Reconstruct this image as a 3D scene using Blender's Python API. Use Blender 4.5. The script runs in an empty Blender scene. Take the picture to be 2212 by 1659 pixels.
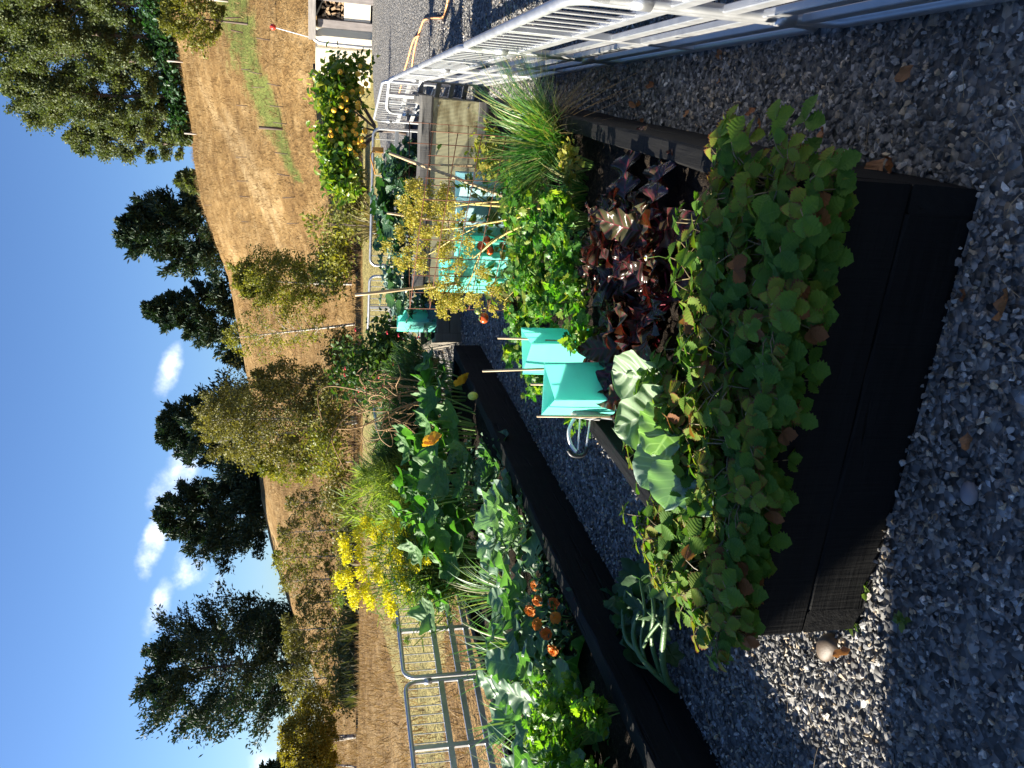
import bpy, bmesh, math, random
import numpy as np
from mathutils import Matrix, Vector
SC = bpy.context.scene
COL = SC.collection
rng = np.random.default_rng(11)
random.seed(5)
R_ = math.radians
PI = math.pi

# ------------------------------------------------------------------ camera model
FPX, CH, HOR = 830., 1.6, 315.
TH = math.atan((512 - HOR) / FPX)
FW = np.array([0, math.cos(TH), -math.sin(TH)])
UP = np.array([0, math.sin(TH), math.cos(TH)])
RT = np.array([1., 0, 0])
def ray(px, py): return FW + RT * ((384 - py) / FPX) - UP * ((px - 512) / FPX)
def W(px, py, Y):
    d = ray(px, py); return np.array([0, 0, CH]) + d * (Y / d[1])
def G(px, py, z=0.):
    d = ray(px, py); return np.array([0, 0, CH]) + d * ((z - CH) / d[2])
AN = R_(21)
UU = np.array([math.sin(AN), math.cos(AN)])
VV = np.array([-math.cos(AN), math.sin(AN)])
ORG = np.array([.48, 1.72])
def B(u, v, z=0.):
    p = ORG + UU * u + VV * v; return (float(p[0]), float(p[1]), z)

# ------------------------------------------------------------------ mesh builder
class MB:
    def __init__(s): s.V = []; s.T = []; s.Q = []; s.L = []; s.n = 0; s.tm = []; s.qm = []
    def add(s, V, F, lc=None, mat=0):
        V = np.asarray(V, float).reshape(-1, 3)
        s.V.append(V)
        if lc is None: lc = np.tile([.5, 0, random.random()], (len(V), 1))
        s.L.append(np.asarray(lc, float).reshape(-1, 3))
        for f in (F if isinstance(F, list) else [F]):
            f = np.asarray(f, int)
            if f.size == 0: continue
            if f.shape[1] == 3: s.T.append(f + s.n); s.tm.append(np.full(len(f), mat))
            else: s.Q.append(f + s.n); s.qm.append(np.full(len(f), mat))
        s.n += len(V)
        return s
    def build(s, name, mats, parent=None, smooth=True, loc=None):
        me = bpy.data.meshes.new(name)
        V = np.concatenate(s.V); L = np.concatenate(s.L)
        T = np.concatenate(s.T) if s.T else np.zeros((0, 3), int)
        Q = np.concatenate(s.Q) if s.Q else np.zeros((0, 4), int)
        mi = np.concatenate(s.tm + s.qm)
        me.vertices.add(len(V)); me.vertices.foreach_set('co', V.ravel().astype(np.float32))
        nl = T.size + Q.size
        me.loops.add(nl)
        me.loops.foreach_set('vertex_index', np.concatenate([T.ravel(), Q.ravel()]).astype(np.int32))
        me.polygons.add(len(T) + len(Q))
        ls = np.concatenate([np.arange(len(T)) * 3, T.size + np.arange(len(Q)) * 4]).astype(np.int32)
        me.polygons.foreach_set('loop_start', ls)
        me.polygons.foreach_set('material_index', mi.astype(np.int32))
        me.update(calc_edges=True)
        me.polygons.foreach_set('use_smooth', np.full(len(T) + len(Q), smooth))
        a = me.attributes.new('lc', 'FLOAT_VECTOR', 'POINT')
        a.data.foreach_set('vector', L.ravel().astype(np.float32))
        for m in (mats if isinstance(mats, (list, tuple)) else [mats]): me.materials.append(m)
        return link(name, me, parent, loc)
def link(name, me, parent=None, loc=None):
    o = bpy.data.objects.new(name, me); COL.objects.link(o)
    if parent is not None: o.parent = parent
    if loc is not None: o.location = [float(x) for x in loc]
    return o
def tag(o, label=None, cat=None, group=None, kind=None):
    if label: o['label'] = label
    if cat: o['category'] = cat
    if group: o['group'] = group
    if kind: o['kind'] = kind
    return o
def thing(name, label, cat, loc=(0, 0, 0), rz=0., group=None):
    o = bpy.data.objects.new(name, None); COL.objects.link(o)
    o.empty_display_size = .1
    o.location = [float(x) for x in loc]; o.rotation_euler = (0, 0, rz)
    return tag(o, label, cat, group)
def dup(root, loc, rz=0., label=None, sc=1.):
    r = root.copy(); COL.objects.link(r); r.location = [float(x) for x in loc]; r.rotation_euler = (0, 0, rz)
    r.scale = (sc, sc, sc)
    if label: r['label'] = label
    for ch in list(root.children):
        c = ch.copy(); COL.objects.link(c); c.parent = r
        for g in list(ch.children):
            d = g.copy(); COL.objects.link(d); d.parent = c
    return r

def nrm(a): return a / np.maximum(np.linalg.norm(a, axis=-1, keepdims=True), 1e-9)
def frames(D, N):
    Y = nrm(np.asarray(D, float)); N = np.asarray(N, float)
    X = nrm(np.cross(Y, N)); Z = np.cross(X, Y)
    return np.stack([X, Y, Z], axis=-1)
def inst(mb, tpl, M, P, S, rnd=None, mat=0):
    V, F, lc = tpl
    M = np.asarray(M); P = np.asarray(P, float); k = len(P)
    S = np.asarray(S, float)
    S = S.reshape(k, 1, 1) if S.ndim == 1 else S.reshape(k, 1, 3)
    if rnd is None: rnd = rng.random(k)
    VV_ = np.einsum('kij,knj->kni', M, V[None] * S) + P[:, None]
    n = len(V)
    L = np.concatenate([np.tile(lc[None], (k, 1, 1)), np.repeat(np.asarray(rnd)[:, None, None], n, 1)], axis=2)
    Fs = [(f[None] + (np.arange(k) * n)[:, None, None]).reshape(-1, f.shape[1]) for f in (F if isinstance(F, list) else [F])]
    mb.add(VV_.reshape(-1, 3), Fs, L.reshape(-1, 3), mat)
def grid_faces(nu, nv):
    i = np.arange(nu)[:, None]; j = np.arange(nv)[None]
    a = i * (nv + 1) + j
    return np.stack([a, a + 1, a + nv + 2, a + nv + 1], -1).reshape(-1, 4)
def leaf(nu, nv, wf, fold=.15, droop=.25, wave=0., wfr=3., teeth=0, tamp=.1, crumple=0., cup=0., seed=0, base=0.):
    r = np.random.default_rng(seed)
    u = np.linspace(0, 1, nu + 1); s = np.linspace(-1, 1, nv + 1)
    Ug, Sg = np.meshgrid(u, s, indexing='ij')
    w = wf(Ug)
    if teeth:
        ph = (Ug * teeth) % 1.
        w = w * (1 + tamp * (np.abs(Sg) > .99) * (np.where(np.arange(nu + 1)[:, None] % 2 == 0, 1, -1)))
    X = Sg * w
    Yc = Ug + base * (np.abs(Sg) ** 1.5) * (Ug < .3) * (Ug - .3)
    p1, p2 = r.random(2) * 6.28
    Z = fold * np.abs(X) - droop * Ug ** 2 + wave * np.abs(Sg) ** 2 * np.where(Sg > 0, np.sin(wfr * Ug * 6.28 + p1), np.sin(wfr * Ug * 6.28 + p2))
    Z = Z + cup * (X ** 2 * 2 + (Ug - .4) ** 2 * .8)
    if crumple: Z = Z + crumple * (r.random(Z.shape) - .5)
    V = np.stack([X, Yc, Z], -1).reshape(-1, 3)
    lc = np.stack([Ug, Sg], -1).reshape(-1, 2)
    return V, grid_faces(nu, nv), lc
def fan(out, bump=0., seed=0, droop=.2):
    """lobed flat leaf from an outline of (x, y) points, as a fan round its centre"""
    r = np.random.default_rng(seed)
    o = np.array(out, float); n = len(o)
    c = np.array([[0, o[:, 1].mean()]])
    P2 = np.concatenate([c, o])
    rad = np.linalg.norm(P2 - c, axis=1)
    Z = -droop * P2[:, 1] ** 2 + bump * (r.random(n + 1) - .5)
    V = np.concatenate([P2, Z[:, None]], 1)
    F = np.array([[0, 1 + i, 1 + (i + 1) % n] for i in range(n)])
    return V, F, np.stack([P2[:, 1], np.clip(P2[:, 0] * 2, -1, 1)], 1)
def tube(pts, rad, sides=6, caps=True):
    pts = np.asarray(pts, float); n = len(pts)
    rad = np.broadcast_to(np.asarray(rad, float), (n,))
    t = nrm(np.gradient(pts, axis=0))
    ref = np.where(np.abs(t[:, 2:3]) > .9, [[1., 0, 0]], [[0, 0, 1.]])
    a = nrm(np.cross(t, ref))
    for i in range(1, n):
        v_ = a[i - 1] - t[i] * (a[i - 1] @ t[i])
        if np.linalg.norm(v_) > 1e-6: a[i] = v_ / np.linalg.norm(v_)
    b = np.cross(t, a)
    an = np.arange(sides) / sides * 2 * PI
    V = pts[:, None] + rad[:, None, None] * (np.cos(an)[None, :, None] * a[:, None] + np.sin(an)[None, :, None] * b[:, None])
    i = np.arange(n - 1)[:, None]; j = np.arange(sides)[None]
    q = np.stack([i * sides + j, i * sides + (j + 1) % sides, (i + 1) * sides + (j + 1) % sides, (i + 1) * sides + j], -1).reshape(-1, 4)
    V = V.reshape(-1, 3)
    F = [q]
    if caps:
        m = len(V); V = np.concatenate([V, pts[:1], pts[-1:]])
        jj = np.arange(sides)
        F.append(np.concatenate([np.stack([np.full(sides, m), (jj + 1) % sides, jj], 1),
                 np.stack([np.full(sides, m + 1), (n - 1) * sides + jj, (n - 1) * sides + (jj + 1) % sides], 1)]))
    return V, F
def curve3(p0, p1, bend, n=6):
    p0 = np.asarray(p0, float); p1 = np.asarray(p1, float); t = np.linspace(0, 1, n)[:, None]
    return p0 * (1 - t) + p1 * t + np.asarray(bend, float) * (4 * t * (1 - t))
def box(mb, lo, hi, mat=0, bev=.004, jit=0.):
    bm = bmesh.new()
    bmesh.ops.create_cube(bm, size=1)
    lo = np.array(lo); hi = np.array(hi)
    for v_ in bm.verts: v_.co = Vector((lo + (np.array(v_.co) + .5) * (hi - lo)))
    if bev: bmesh.ops.bevel(bm, geom=list(bm.edges) , offset=bev, segments=1, affect='EDGES')
    bmesh.ops.triangulate(bm, faces=bm.faces[:])
    bm.verts.ensure_lookup_table()
    V = np.array([v_.co[:] for v_ in bm.verts]); F = np.array([[v_.index for v_ in f.verts] for f in bm.faces])
    bm.free()
    if jit: V = V + (rng.random(V.shape) - .5) * jit
    mb.add(V, F, None, mat)
def plank(mb, lo, hi, nx=14, amp=.004, bev=.006, mat=0):
    """long beam whose long axis is cut into nx lengths, edges chamfered and slightly worn"""
    lo = np.array(lo, float); hi = np.array(hi, float); d = hi - lo
    ax = int(np.argmax(d)); o1, o2 = [k for k in range(3) if k != ax]
    prof = np.array([[bev, 0], [d[o1] - bev, 0], [d[o1], bev], [d[o1], d[o2] - bev], [d[o1] - bev, d[o2]], [bev, d[o2]], [0, d[o2] - bev], [0, bev]])
    m = len(prof); V = np.zeros((nx + 1, m, 3))
    V[:, :, ax] = (lo[ax] + np.linspace(0, 1, nx + 1) * d[ax])[:, None]
    V[:, :, o1] = lo[o1] + prof[:, 0]; V[:, :, o2] = lo[o2] + prof[:, 1]
    V[:, :, o1] += (rng.random((nx + 1, m)) - .5) * amp; V[:, :, o2] += (rng.random((nx + 1, m)) - .5) * amp
    V = V.reshape(-1, 3)
    i = np.arange(nx)[:, None]; j = np.arange(m)[None]
    q = np.stack([i * m + j, i * m + (j + 1) % m, (i + 1) * m + (j + 1) % m, (i + 1) * m + j], -1).reshape(-1, 4)
    k = len(V)
    V = np.concatenate([V, [V[:m].mean(0)], [V[-m:].mean(0)]])
    jj = np.arange(m)
    t = np.concatenate([np.stack([np.full(m, k), (jj + 1) % m, jj], 1), np.stack([np.full(m, k + 1), nx * m + jj, nx * m + (jj + 1) % m], 1)])
    mb.add(V, [q, t], None, mat)
def blob(n=2, jit=.0, sc=(1, 1, 1), seed=0):
    bm = bmesh.new(); bmesh.ops.create_icosphere(bm, subdivisions=n, radius=1)
    r = np.random.default_rng(seed)
    bm.verts.ensure_lookup_table()
    V = np.array([v_.co[:] for v_ in bm.verts]) * (1 + jit * (r.random((len(bm.verts), 1)) - .5)) * np.array(sc)
    F = np.array([[v_.index for v_ in f.verts] for f in bm.faces]); bm.free()
    return V, F, np.zeros((len(V), 2))
def hull(seed, n=11, sc=(1, .8, .55)):
    r = np.random.default_rng(seed); p = nrm(r.normal(size=(n, 3))) * (r.random((n, 1)) * .35 + .7) * np.array(sc)
    bm = bmesh.new()
    for q in p: bm.verts.new(q)
    bmesh.ops.convex_hull(bm, input=bm.verts[:])
    bmesh.ops.triangulate(bm, faces=bm.faces[:])
    for v_ in [v_ for v_ in bm.verts if not v_.link_faces]: bm.verts.remove(v_)
    bm.verts.index_update()
    V = np.array([v_.co[:] for v_ in bm.verts]); F = np.array([[v_.index for v_ in f.verts] for f in bm.faces]); bm.free()
    return V, F, np.zeros((len(V), 2))
def rdir(az, el):
    az = np.asarray(az); el = np.asarray(el)
    return np.stack([np.cos(az) * np.cos(el), np.sin(az) * np.cos(el), np.sin(el)], -1)

# ------------------------------------------------------------------ materials
class NT:
    def __init__(s, name):
        s.m = bpy.data.materials.new(name); s.m.use_nodes = True; s.t = s.m.node_tree; s.t.nodes.clear()
        s.out = s.n('ShaderNodeOutputMaterial')
    def n(s, typ, **kw):
        x = s.t.nodes.new(typ)
        for k, v_ in kw.items():
            if k.startswith('i_'): x.inputs[k[2:].replace('_', ' ')].default_value = v_
            else: setattr(x, k, v_)
        return x
    def l(s, a, b): s.t.links.new(a, b)
    def math(s, op, a, b=None, c=None, clamp=False):
        x = s.n('ShaderNodeMath', operation=op, use_clamp=clamp)
        for i, q in enumerate((a, b, c)):
            if q is None: continue
            if isinstance(q, (int, float)): x.inputs[i].default_value = q
            else: s.l(q, x.inputs[i])
        return x.outputs[0]
    def ramp(s, fac, stops, interp='LINEAR'):
        x = s.n('ShaderNodeValToRGB'); x.color_ramp.interpolation = interp
        el = x.color_ramp.elements
        while len(el) < len(stops): el.new(.5)
        for e, (p, c) in zip(el, stops): e.position = p; e.color = (*c, 1) if len(c) == 3 else c
        s.l(fac, x.inputs[0]); return x.outputs[0]
    def noise(s, vec, scale, detail=4, rough=.55, out=0):
        x = s.n('ShaderNodeTexNoise'); x.inputs['Scale'].default_value = scale; x.inputs['Detail'].default_value = detail
        x.inputs['Roughness'].default_value = rough
        if vec is not None: s.l(vec, x.inputs['Vector'])
        return x.outputs[out]
    def mix(s, fac, a, b, typ='MIX'):
        x = s.n('ShaderNodeMix', data_type='RGBA', blend_type=typ)
        for q, i in ((fac, 0), (a, 6), (b, 7)):
            if isinstance(q, (int, float)): x.inputs[i].default_value = q
            elif isinstance(q, tuple): x.inputs[i].default_value = (*q, 1)
            else: s.l(q, x.inputs[i])
        return x.outputs[2]
    def obj(s, scale=(1, 1, 1)):
        tc = s.n('ShaderNodeTexCoord'); mp = s.n('ShaderNodeMapping'); mp.inputs['Scale'].default_value = scale
        s.l(tc.outputs['Object'], mp.inputs[0]); return mp.outputs[0]
    def pos(s, scale=(1, 1, 1)):
        g = s.n('ShaderNodeNewGeometry'); mp = s.n('ShaderNodeMapping'); mp.inputs['Scale'].default_value = scale
        s.l(g.outputs['Position'], mp.inputs[0]); return mp.outputs[0]
    def lc(s):
        a = s.n('ShaderNodeAttribute', attribute_name='lc'); x = s.n('ShaderNodeSeparateXYZ'); s.l(a.outputs['Vector'], x.inputs[0])
        return x.outputs
    def bump(s, h, strength=.3, dist=.01):
        b = s.n('ShaderNodeBump'); b.inputs['Strength'].default_value = strength; b.inputs['Distance'].default_value = dist
        s.l(h, b.inputs['Height']); return b.outputs[0]
    def pbr(s, col, rough=.6, metal=0., spec=.5, normal=None, transl=0., tcol=None, coat=0.):
        p = s.n('ShaderNodeBsdfPrincipled')
        if isinstance(col, tuple): p.inputs['Base Color'].default_value = (*col, 1)
        else: s.l(col, p.inputs['Base Color'])
        if isinstance(rough, (int, float)): p.inputs['Roughness'].default_value = rough
        else: s.l(rough, p.inputs['Roughness'])
        p.inputs['Metallic'].default_value = metal; p.inputs['Specular IOR Level'].default_value = spec
        p.inputs['Coat Weight'].default_value = coat
        if normal is not None: s.l(normal, p.inputs['Normal'])
        res = p.outputs[0]
        if transl:
            t = s.n('ShaderNodeBsdfTranslucent')
            tc = tcol if tcol is not None else col
            if isinstance(tc, tuple): t.inputs[0].default_value = (*tc, 1)
            else: s.l(tc, t.inputs[0])
            mx = s.n('ShaderNodeMixShader'); mx.inputs[0].default_value = transl
            s.l(res, mx.inputs[1]); s.l(t.outputs[0], mx.inputs[2]); res = mx.outputs[0]
        s.l(res, s.out.inputs[0]); return s.m
def leafmat(name, cols, rough=.5, transl=.4, tint=(1.5, 1.7, .6), veins=0, vk=1.2, vcol=None, vs=.5, edge=None, spec=.4, bump=.25, nz=30., dead=None, deadp=.94):
    t = NT(name); u, s_, r = t.lc()
    k = len(cols)
    nzv = t.noise(t.obj(), nz, 3)
    f = t.math('ADD', r, t.math('MULTIPLY', t.math('SUBTRACT', nzv, .5), .45), clamp=True)
    c = t.ramp(f, [(i / max(1, k - 1), cc) for i, cc in enumerate(cols)])
    nm = None
    if veins:
        ab = t.math('ABSOLUTE', s_)
        ph = t.math('SUBTRACT', t.math('MULTIPLY', u, float(veins)), t.math('MULTIPLY', ab, vk))
        sn = t.math('SINE', t.math('MULTIPLY', ph, 2 * PI))
        vm = t.math('MULTIPLY', t.math('SUBTRACT', sn, .8), 4., clamp=True)
        mid = t.math('MULTIPLY', t.math('SUBTRACT', .07, ab), 25., clamp=True)
        vm = t.math('MAXIMUM', vm, mid)
        if vcol: c = t.mix(t.math('MULTIPLY', vm, vs), c, vcol)
        h = t.math('ADD', t.math('MULTIPLY', sn, -.5), t.math('MULTIPLY', nzv, .6))
        nm = t.bump(h, bump, .008)
    else: nm = t.bump(nzv, bump, .01)
    if edge:
        ab = t.math('ABSOLUTE', s_)
        e = t.math('MULTIPLY', t.math('SUBTRACT', t.math('ADD', ab, t.math('MULTIPLY', t.math('ADD', nzv, r), .35)), 1.22), 6., clamp=True)
        c = t.mix(e, c, edge)
    if dead: c = t.mix(t.math('MULTIPLY', t.math('SUBTRACT', r, deadp), 60., clamp=True), c, dead)
    tc = t.mix(1., c, tint, 'MULTIPLY')
    return t.pbr(c, rough, 0, spec, nm, transl, tc)
def plain(name, col, rough=.6, metal=0., var=.25, nz=8., bump=.0, bscale=40., spec=.5, transl=0., stretch=(1, 1, 1)):
    t = NT(name); v_ = t.obj(stretch)
    n1 = t.noise(v_, nz, 5)
    c = t.mix(n1, tuple(x * (1 - var) for x in col), tuple(min(1, x * (1 + var)) for x in col))
    nm = t.bump(t.noise(v_, bscale, 4), bump, .01) if bump else None
    return t.pbr(c, rough, metal, spec, nm, transl)
def wood(name, c1, c2, axis=1, rough=.75, bump=.5, scale=6., crack=.0, spec=.3):
    t = NT(name); st = [14., 14., 14.]; st[axis] = 1.
    v_ = t.obj(tuple(st)); g = t.noise(v_, scale * .35, 6, .65)
    g2 = t.noise(t.obj(), 3.5, 3)
    f = t.math('ADD', t.math('MULTIPLY', g, .7), t.math('MULTIPLY', g2, .3))
    c = t.ramp(f, [(.3, c1), (.7, c2)])
    h = g
    if crack:
        st2 = [26., 26., 26.]; st2[axis] = 2.2
        cr = t.math('MULTIPLY', t.math('SUBTRACT', t.noise(t.obj(tuple(st2)), 1., 3, .5), .64), 9., clamp=True)
        c = t.mix(t.math('MULTIPLY', cr, crack), c, tuple(x * .15 for x in c1))
        h = t.math('SUBTRACT', g, t.math('MULTIPLY', cr, 1.5))
    saw = [3., 3., 3.]; saw[axis] = 60.
    h = t.math('ADD', h, t.math('MULTIPLY', t.noise(t.obj(tuple(saw)), 1.6, 2), .35))
    return t.pbr(c, rough, 0, spec, t.bump(h, bump, .006))

# ------------------------------------------------------------------ light, sky, camera
SUN_A, SUN_E = R_(10), R_(24)
SV = np.array([-math.cos(SUN_A) * math.cos(SUN_E), math.sin(SUN_A) * math.cos(SUN_E), math.sin(SUN_E)])
sl = bpy.data.lights.new('sun', 'SUN'); sl.energy = 5.0; sl.angle = R_(.5); sl.color = (1, .93, .8)
so = bpy.data.objects.new('sun', sl); COL.objects.link(so)
so.rotation_euler = Vector(SV).to_track_quat('Z', 'Y').to_euler()
wd = bpy.data.worlds.new('World'); SC.world = wd; wd.use_nodes = True
nt = wd.node_tree; nt.nodes.clear()
class WT(NT):
    def __init__(s, t): s.t = t
wt = WT(nt)
wo = wt.n('ShaderNodeOutputWorld'); bg = wt.n('ShaderNodeBackground'); bg.inputs[1].default_value = .036
sky = wt.n('ShaderNodeTexSky', sky_type='NISHITA'); sky.sun_disc = False
sky.sun_elevation = SUN_E; sky.sun_rotation = math.atan2(SV[0], SV[1]); sky.air_density = 1.0; sky.dust_density = .5; sky.ozone_density = 2.2; sky.altitude = 300
tc = wt.n('ShaderNodeTexCoord'); dv = tc.outputs['Generated']
cn = wt.noise(dv, 13., 7, .6); cn2 = wt.noise(dv, 40., 5, .6)
def dirpx(px, py): return nrm(ray(px, py))
tot = None
# clouds low in the sky: centre pixel, end of the long axis, half thickness (radians), density
for c0, c1, th_, dn in (((168, 374), (158, 404), .0115, .85), ((178, 468), (158, 512), .020, .8), ((152, 545), (142, 578), .013, .95),
                        ((192, 566), (183, 592), .020, 1.05), ((160, 606), (150, 634), .012, .85), ((215, 590), (208, 606), .010, .7), ((268, 760), (258, 785), .018, .7)):
    d0, d1 = dirpx(*c0), dirpx(*c1); a = d1 - d0; la = np.linalg.norm(a); a = a / la; b = nrm(np.cross(d0, a))
    def dot(vec):
        x = wt.n('ShaderNodeVectorMath', operation='DOT_PRODUCT'); wt.l(dv, x.inputs[0]); x.inputs[1].default_value = vec; return x.outputs['Value']
    xa = wt.math('DIVIDE', wt.math('SUBTRACT', dot(a), float(d0 @ a)), float(la)); xb = wt.math('DIVIDE', wt.math('SUBTRACT', dot(b), float(d0 @ b)), float(th_))
    rr = wt.math('ADD', wt.math('MULTIPLY', xa, xa), wt.math('MULTIPLY', xb, xb))
    fr = wt.math('GREATER_THAN', dot(tuple(d0)), 0.)
    m = wt.math('MULTIPLY', wt.math('SUBTRACT', 1.15, rr), fr)
    nn = wt.math('ADD', wt.math('MULTIPLY', wt.math('SUBTRACT', cn, .5), 4.6), wt.math('MULTIPLY', wt.math('SUBTRACT', cn2, .5), 2.2))
    m = wt.math('MULTIPLY', wt.math('ADD', m, nn), .62 * dn, clamp=True)
    m = wt.math('MULTIPLY', wt.math('MULTIPLY', m, m), wt.math('LESS_THAN', rr, 6.))
    m = wt.math('MULTIPLY', m, dn, clamp=True)
    tot = m if tot is None else wt.math('MAXIMUM', tot, m)
SKYTINT = (.84, 1.08, 1.47)
skc = wt.mix(1., sky.outputs[0], SKYTINT, 'MULTIPLY')
ccol = wt.mix(cn2, (12., 13., 15.), (18., 18., 18.5))
skc = wt.mix(wt.math('MULTIPLY', tot, .93), skc, ccol)
wt.l(skc, bg.inputs[0]); wt.l(bg.outputs[0], wo.inputs[0])
cam = bpy.data.cameras.new('camera'); cam.sensor_width = 36; cam.lens = FPX / 1024 * 36; cam.clip_end = 3000; cam.clip_start = .05
co = bpy.data.objects.new('camera', cam); COL.objects.link(co); SC.camera = co
co.matrix_world = Matrix(((-UP[0], RT[0], -FW[0], 0), (-UP[1], RT[1], -FW[1], 0), (-UP[2], RT[2], -FW[2], CH), (0, 0, 0, 1)))
vs_ = SC.view_settings; vs_.view_transform = 'Standard'; vs_.look = 'None'; vs_.exposure = 1.8; vs_.gamma = 1

# ------------------------------------------------------------------ terrain
CR = [(100, -700, 60), (140, -300, 62), (150, -150, 64), (160, -20, 66), (170, 34, 68), (184, 100, 70), (194, 160, 73), (200, 200, 75), (217, 250, 80), (227, 276, 84), (237, 325, 88), (248, 379, 92), (254, 430, 96), (261, 500, 100), (268, 530, 100), (276, 565, 100), (288, 603, 100),
      (302, 636, 98), (313, 666, 96), (319, 692, 94), (332, 768, 92), (345, 850, 90), (350, 1100, 90)]
cpts = np.array([W(*c) for c in CR])
caz = np.arctan2(cpts[:, 0], cpts[:, 1]); crr = np.hypot(cpts[:, 0], cpts[:, 1]); czz = cpts[:, 2]
o_ = np.argsort(caz); caz, crr, czz = caz[o_], crr[o_], czz[o_]
def height(x, y):
    x = np.asarray(x, float); y = np.asarray(y, float)
    az = np.arctan2(x, y); r = np.hypot(x, y)
    rc = np.interp(az, caz, crr); zc = np.interp(az, caz, czz)
    rt = np.interp(az, [-.5, -.1, .1, .35], [36, 38, 34, 29])
    s = (r - rt) / (rc - rt)
    z = np.where(s < 0, 0, np.where(s < 1, zc * (1.22 * np.clip(s, 0, 1) - .22 * np.clip(s, 0, 1) ** 2), zc - np.clip(s - 1, 0, 4) * .6))
    n = .25 * np.sin(x * .31 + 1) * np.sin(y * .23 + x * .11) + .12 * np.sin(x * .9 + y * .4) * np.sin(y * .7 - x * .3)
    return z + n * np.clip(s * 6, 0, 1) * np.clip((1.0 - s) * 8 + .15, .1, 1)
def hit(px, py):
    d = ray(px, py); d = d / np.hypot(d[0], d[1])
    t = np.arange(4, 200, .1); p = np.array([0, 0, CH]) + d * t[:, None]
    k = np.argmax(p[:, 2] < height(p[:, 0], p[:, 1]))
    if p[k, 2] >= height(p[k, 0], p[k, 1]): k = len(t) - 1
    return np.array([p[k, 0], p[k, 1], float(height(p[k, 0], p[k, 1]))])
azs = np.concatenate([np.linspace(-.75, .75, 300), np.linspace(.80, 2 * PI - .80, 60)])
rs = np.concatenate([[0.01, 1, 2, 4, 6, 8], np.geomspace(9, 110, 120), [120, 150, 220, 350, 600, 1500]])
A_, Rr = np.meshgrid(azs, rs, indexing='ij')
X_, Y_ = Rr * np.sin(A_), Rr * np.cos(A_)
Z_ = height(X_, Y_); Z_ = np.where(Rr > 160, Z_ - (Rr - 160) * .01, Z_)
# irrigated green strip running along the right hand slope, mown lawn behind the yard
ga, gb = hit(232, -10), hit(291, 165)
dd = (gb - ga)[:2]; L2 = dd @ dd
tt = ((X_ - ga[0]) * dd[0] + (Y_ - ga[1]) * dd[1]) / L2
off = ((X_ - ga[0]) * -dd[1] + (Y_ - ga[1]) * dd[0]) / math.sqrt(L2)
gm = np.clip(1.3 - np.abs(off) / np.interp(tt, [-1, 0, .6, 1], [6., 4.6, 2.4, .8]), 0, 1) * (tt < 1.1) * (tt > -2)
lm = ((X_ > -6) & (X_ < 18) & (Y_ > 10.5) & (Y_ < 29)) * 1.
n0, n1 = A_.shape
tr_ = np.zeros_like(X_)
for pl_ in ([hit(*p) for p in ((199, 80), (216, 118), (238, 152), (258, 192), (282, 256))], [hit(*p) for p in ((262, 500), (275, 540), (292, 585), (309, 640))], [hit(*p) for p in ((228, 120), (252, 160), (275, 215))]):
    for a_, b_ in zip(pl_[:-1], pl_[1:]):
        e_ = (b_ - a_)[:2]; s_ = np.clip(((X_ - a_[0]) * e_[0] + (Y_ - a_[1]) * e_[1]) / (e_ @ e_), 0, 1); d_ = np.hypot(X_ - a_[0] - s_ * e_[0], Y_ - a_[1] - s_ * e_[1]); tr_ = np.maximum(tr_, np.clip(1.3 - d_ / .7, 0, 1) * .65)
i = np.arange(n0)[:, None]; j = np.arange(n1 - 1)[None]; i2 = (i + 1) % n0
q = np.stack([i * n1 + j, i * n1 + j + 1, i2 * n1 + j + 1, i2 * n1 + j], -1).reshape(-1, 4)
t = NT('dry_grass_ground'); gx, gy, gz = t.lc()
p1_ = t.pos(); nA = t.noise(p1_, .16, 4, .6); nB = t.noise(t.pos((1, 1, 1.)), 1.5, 6, .72); nC = t.noise(p1_, 9., 3, .7)
nD = t.noise(t.pos((1.6, .8, 1.)), .55, 5, .75)
f = t.math('ADD', t.math('MULTIPLY', nA, .25), t.math('ADD', t.math('MULTIPLY', nB, .28), t.math('ADD', t.math('MULTIPLY', nC, .15), t.math('MULTIPLY', nD, .42))))
c = t.ramp(f, [(.36, (.07, .038, .015)), (.49, (.17, .098, .036)), (.56, (.25, .155, .06)), (.66, (.36, .245, .115))])
gr = t.ramp(f, [(.38, (.06, .085, .02)), (.62, (.17, .19, .05))])
ln = t.ramp(f, [(.35, (.20, .17, .06)), (.65, (.36, .30, .12))])
c = t.mix(t.math('MULTIPLY', gz, t.math('MULTIPLY', nB, 1.3), clamp=True), c, (.46, .34, .18))
mg = t.math('MULTIPLY', t.math('SUBTRACT', t.math('ADD', gx, t.math('MULTIPLY', t.math('SUBTRACT', nD, .5), 2.2)), .45), 2.2, clamp=True)
c = t.mix(mg, c, gr); c = t.mix(gy, c, ln)
GRASSM = t.pbr(c, .95, 0, .1, t.bump(t.math('ADD', nB, t.math('MULTIPLY', nC, .4)), .9, .25))
mb = MB(); mb.add(np.stack([X_, Y_, Z_], -1).reshape(-1, 3), q, np.stack([gm, lm, tr_], -1).reshape(-1, 3))
tag(mb.build('ground', GRASSM), kind='structure')

def bedloc(p):
    d = p[..., :2] - ORG; return d @ UU, d @ VV
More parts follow.
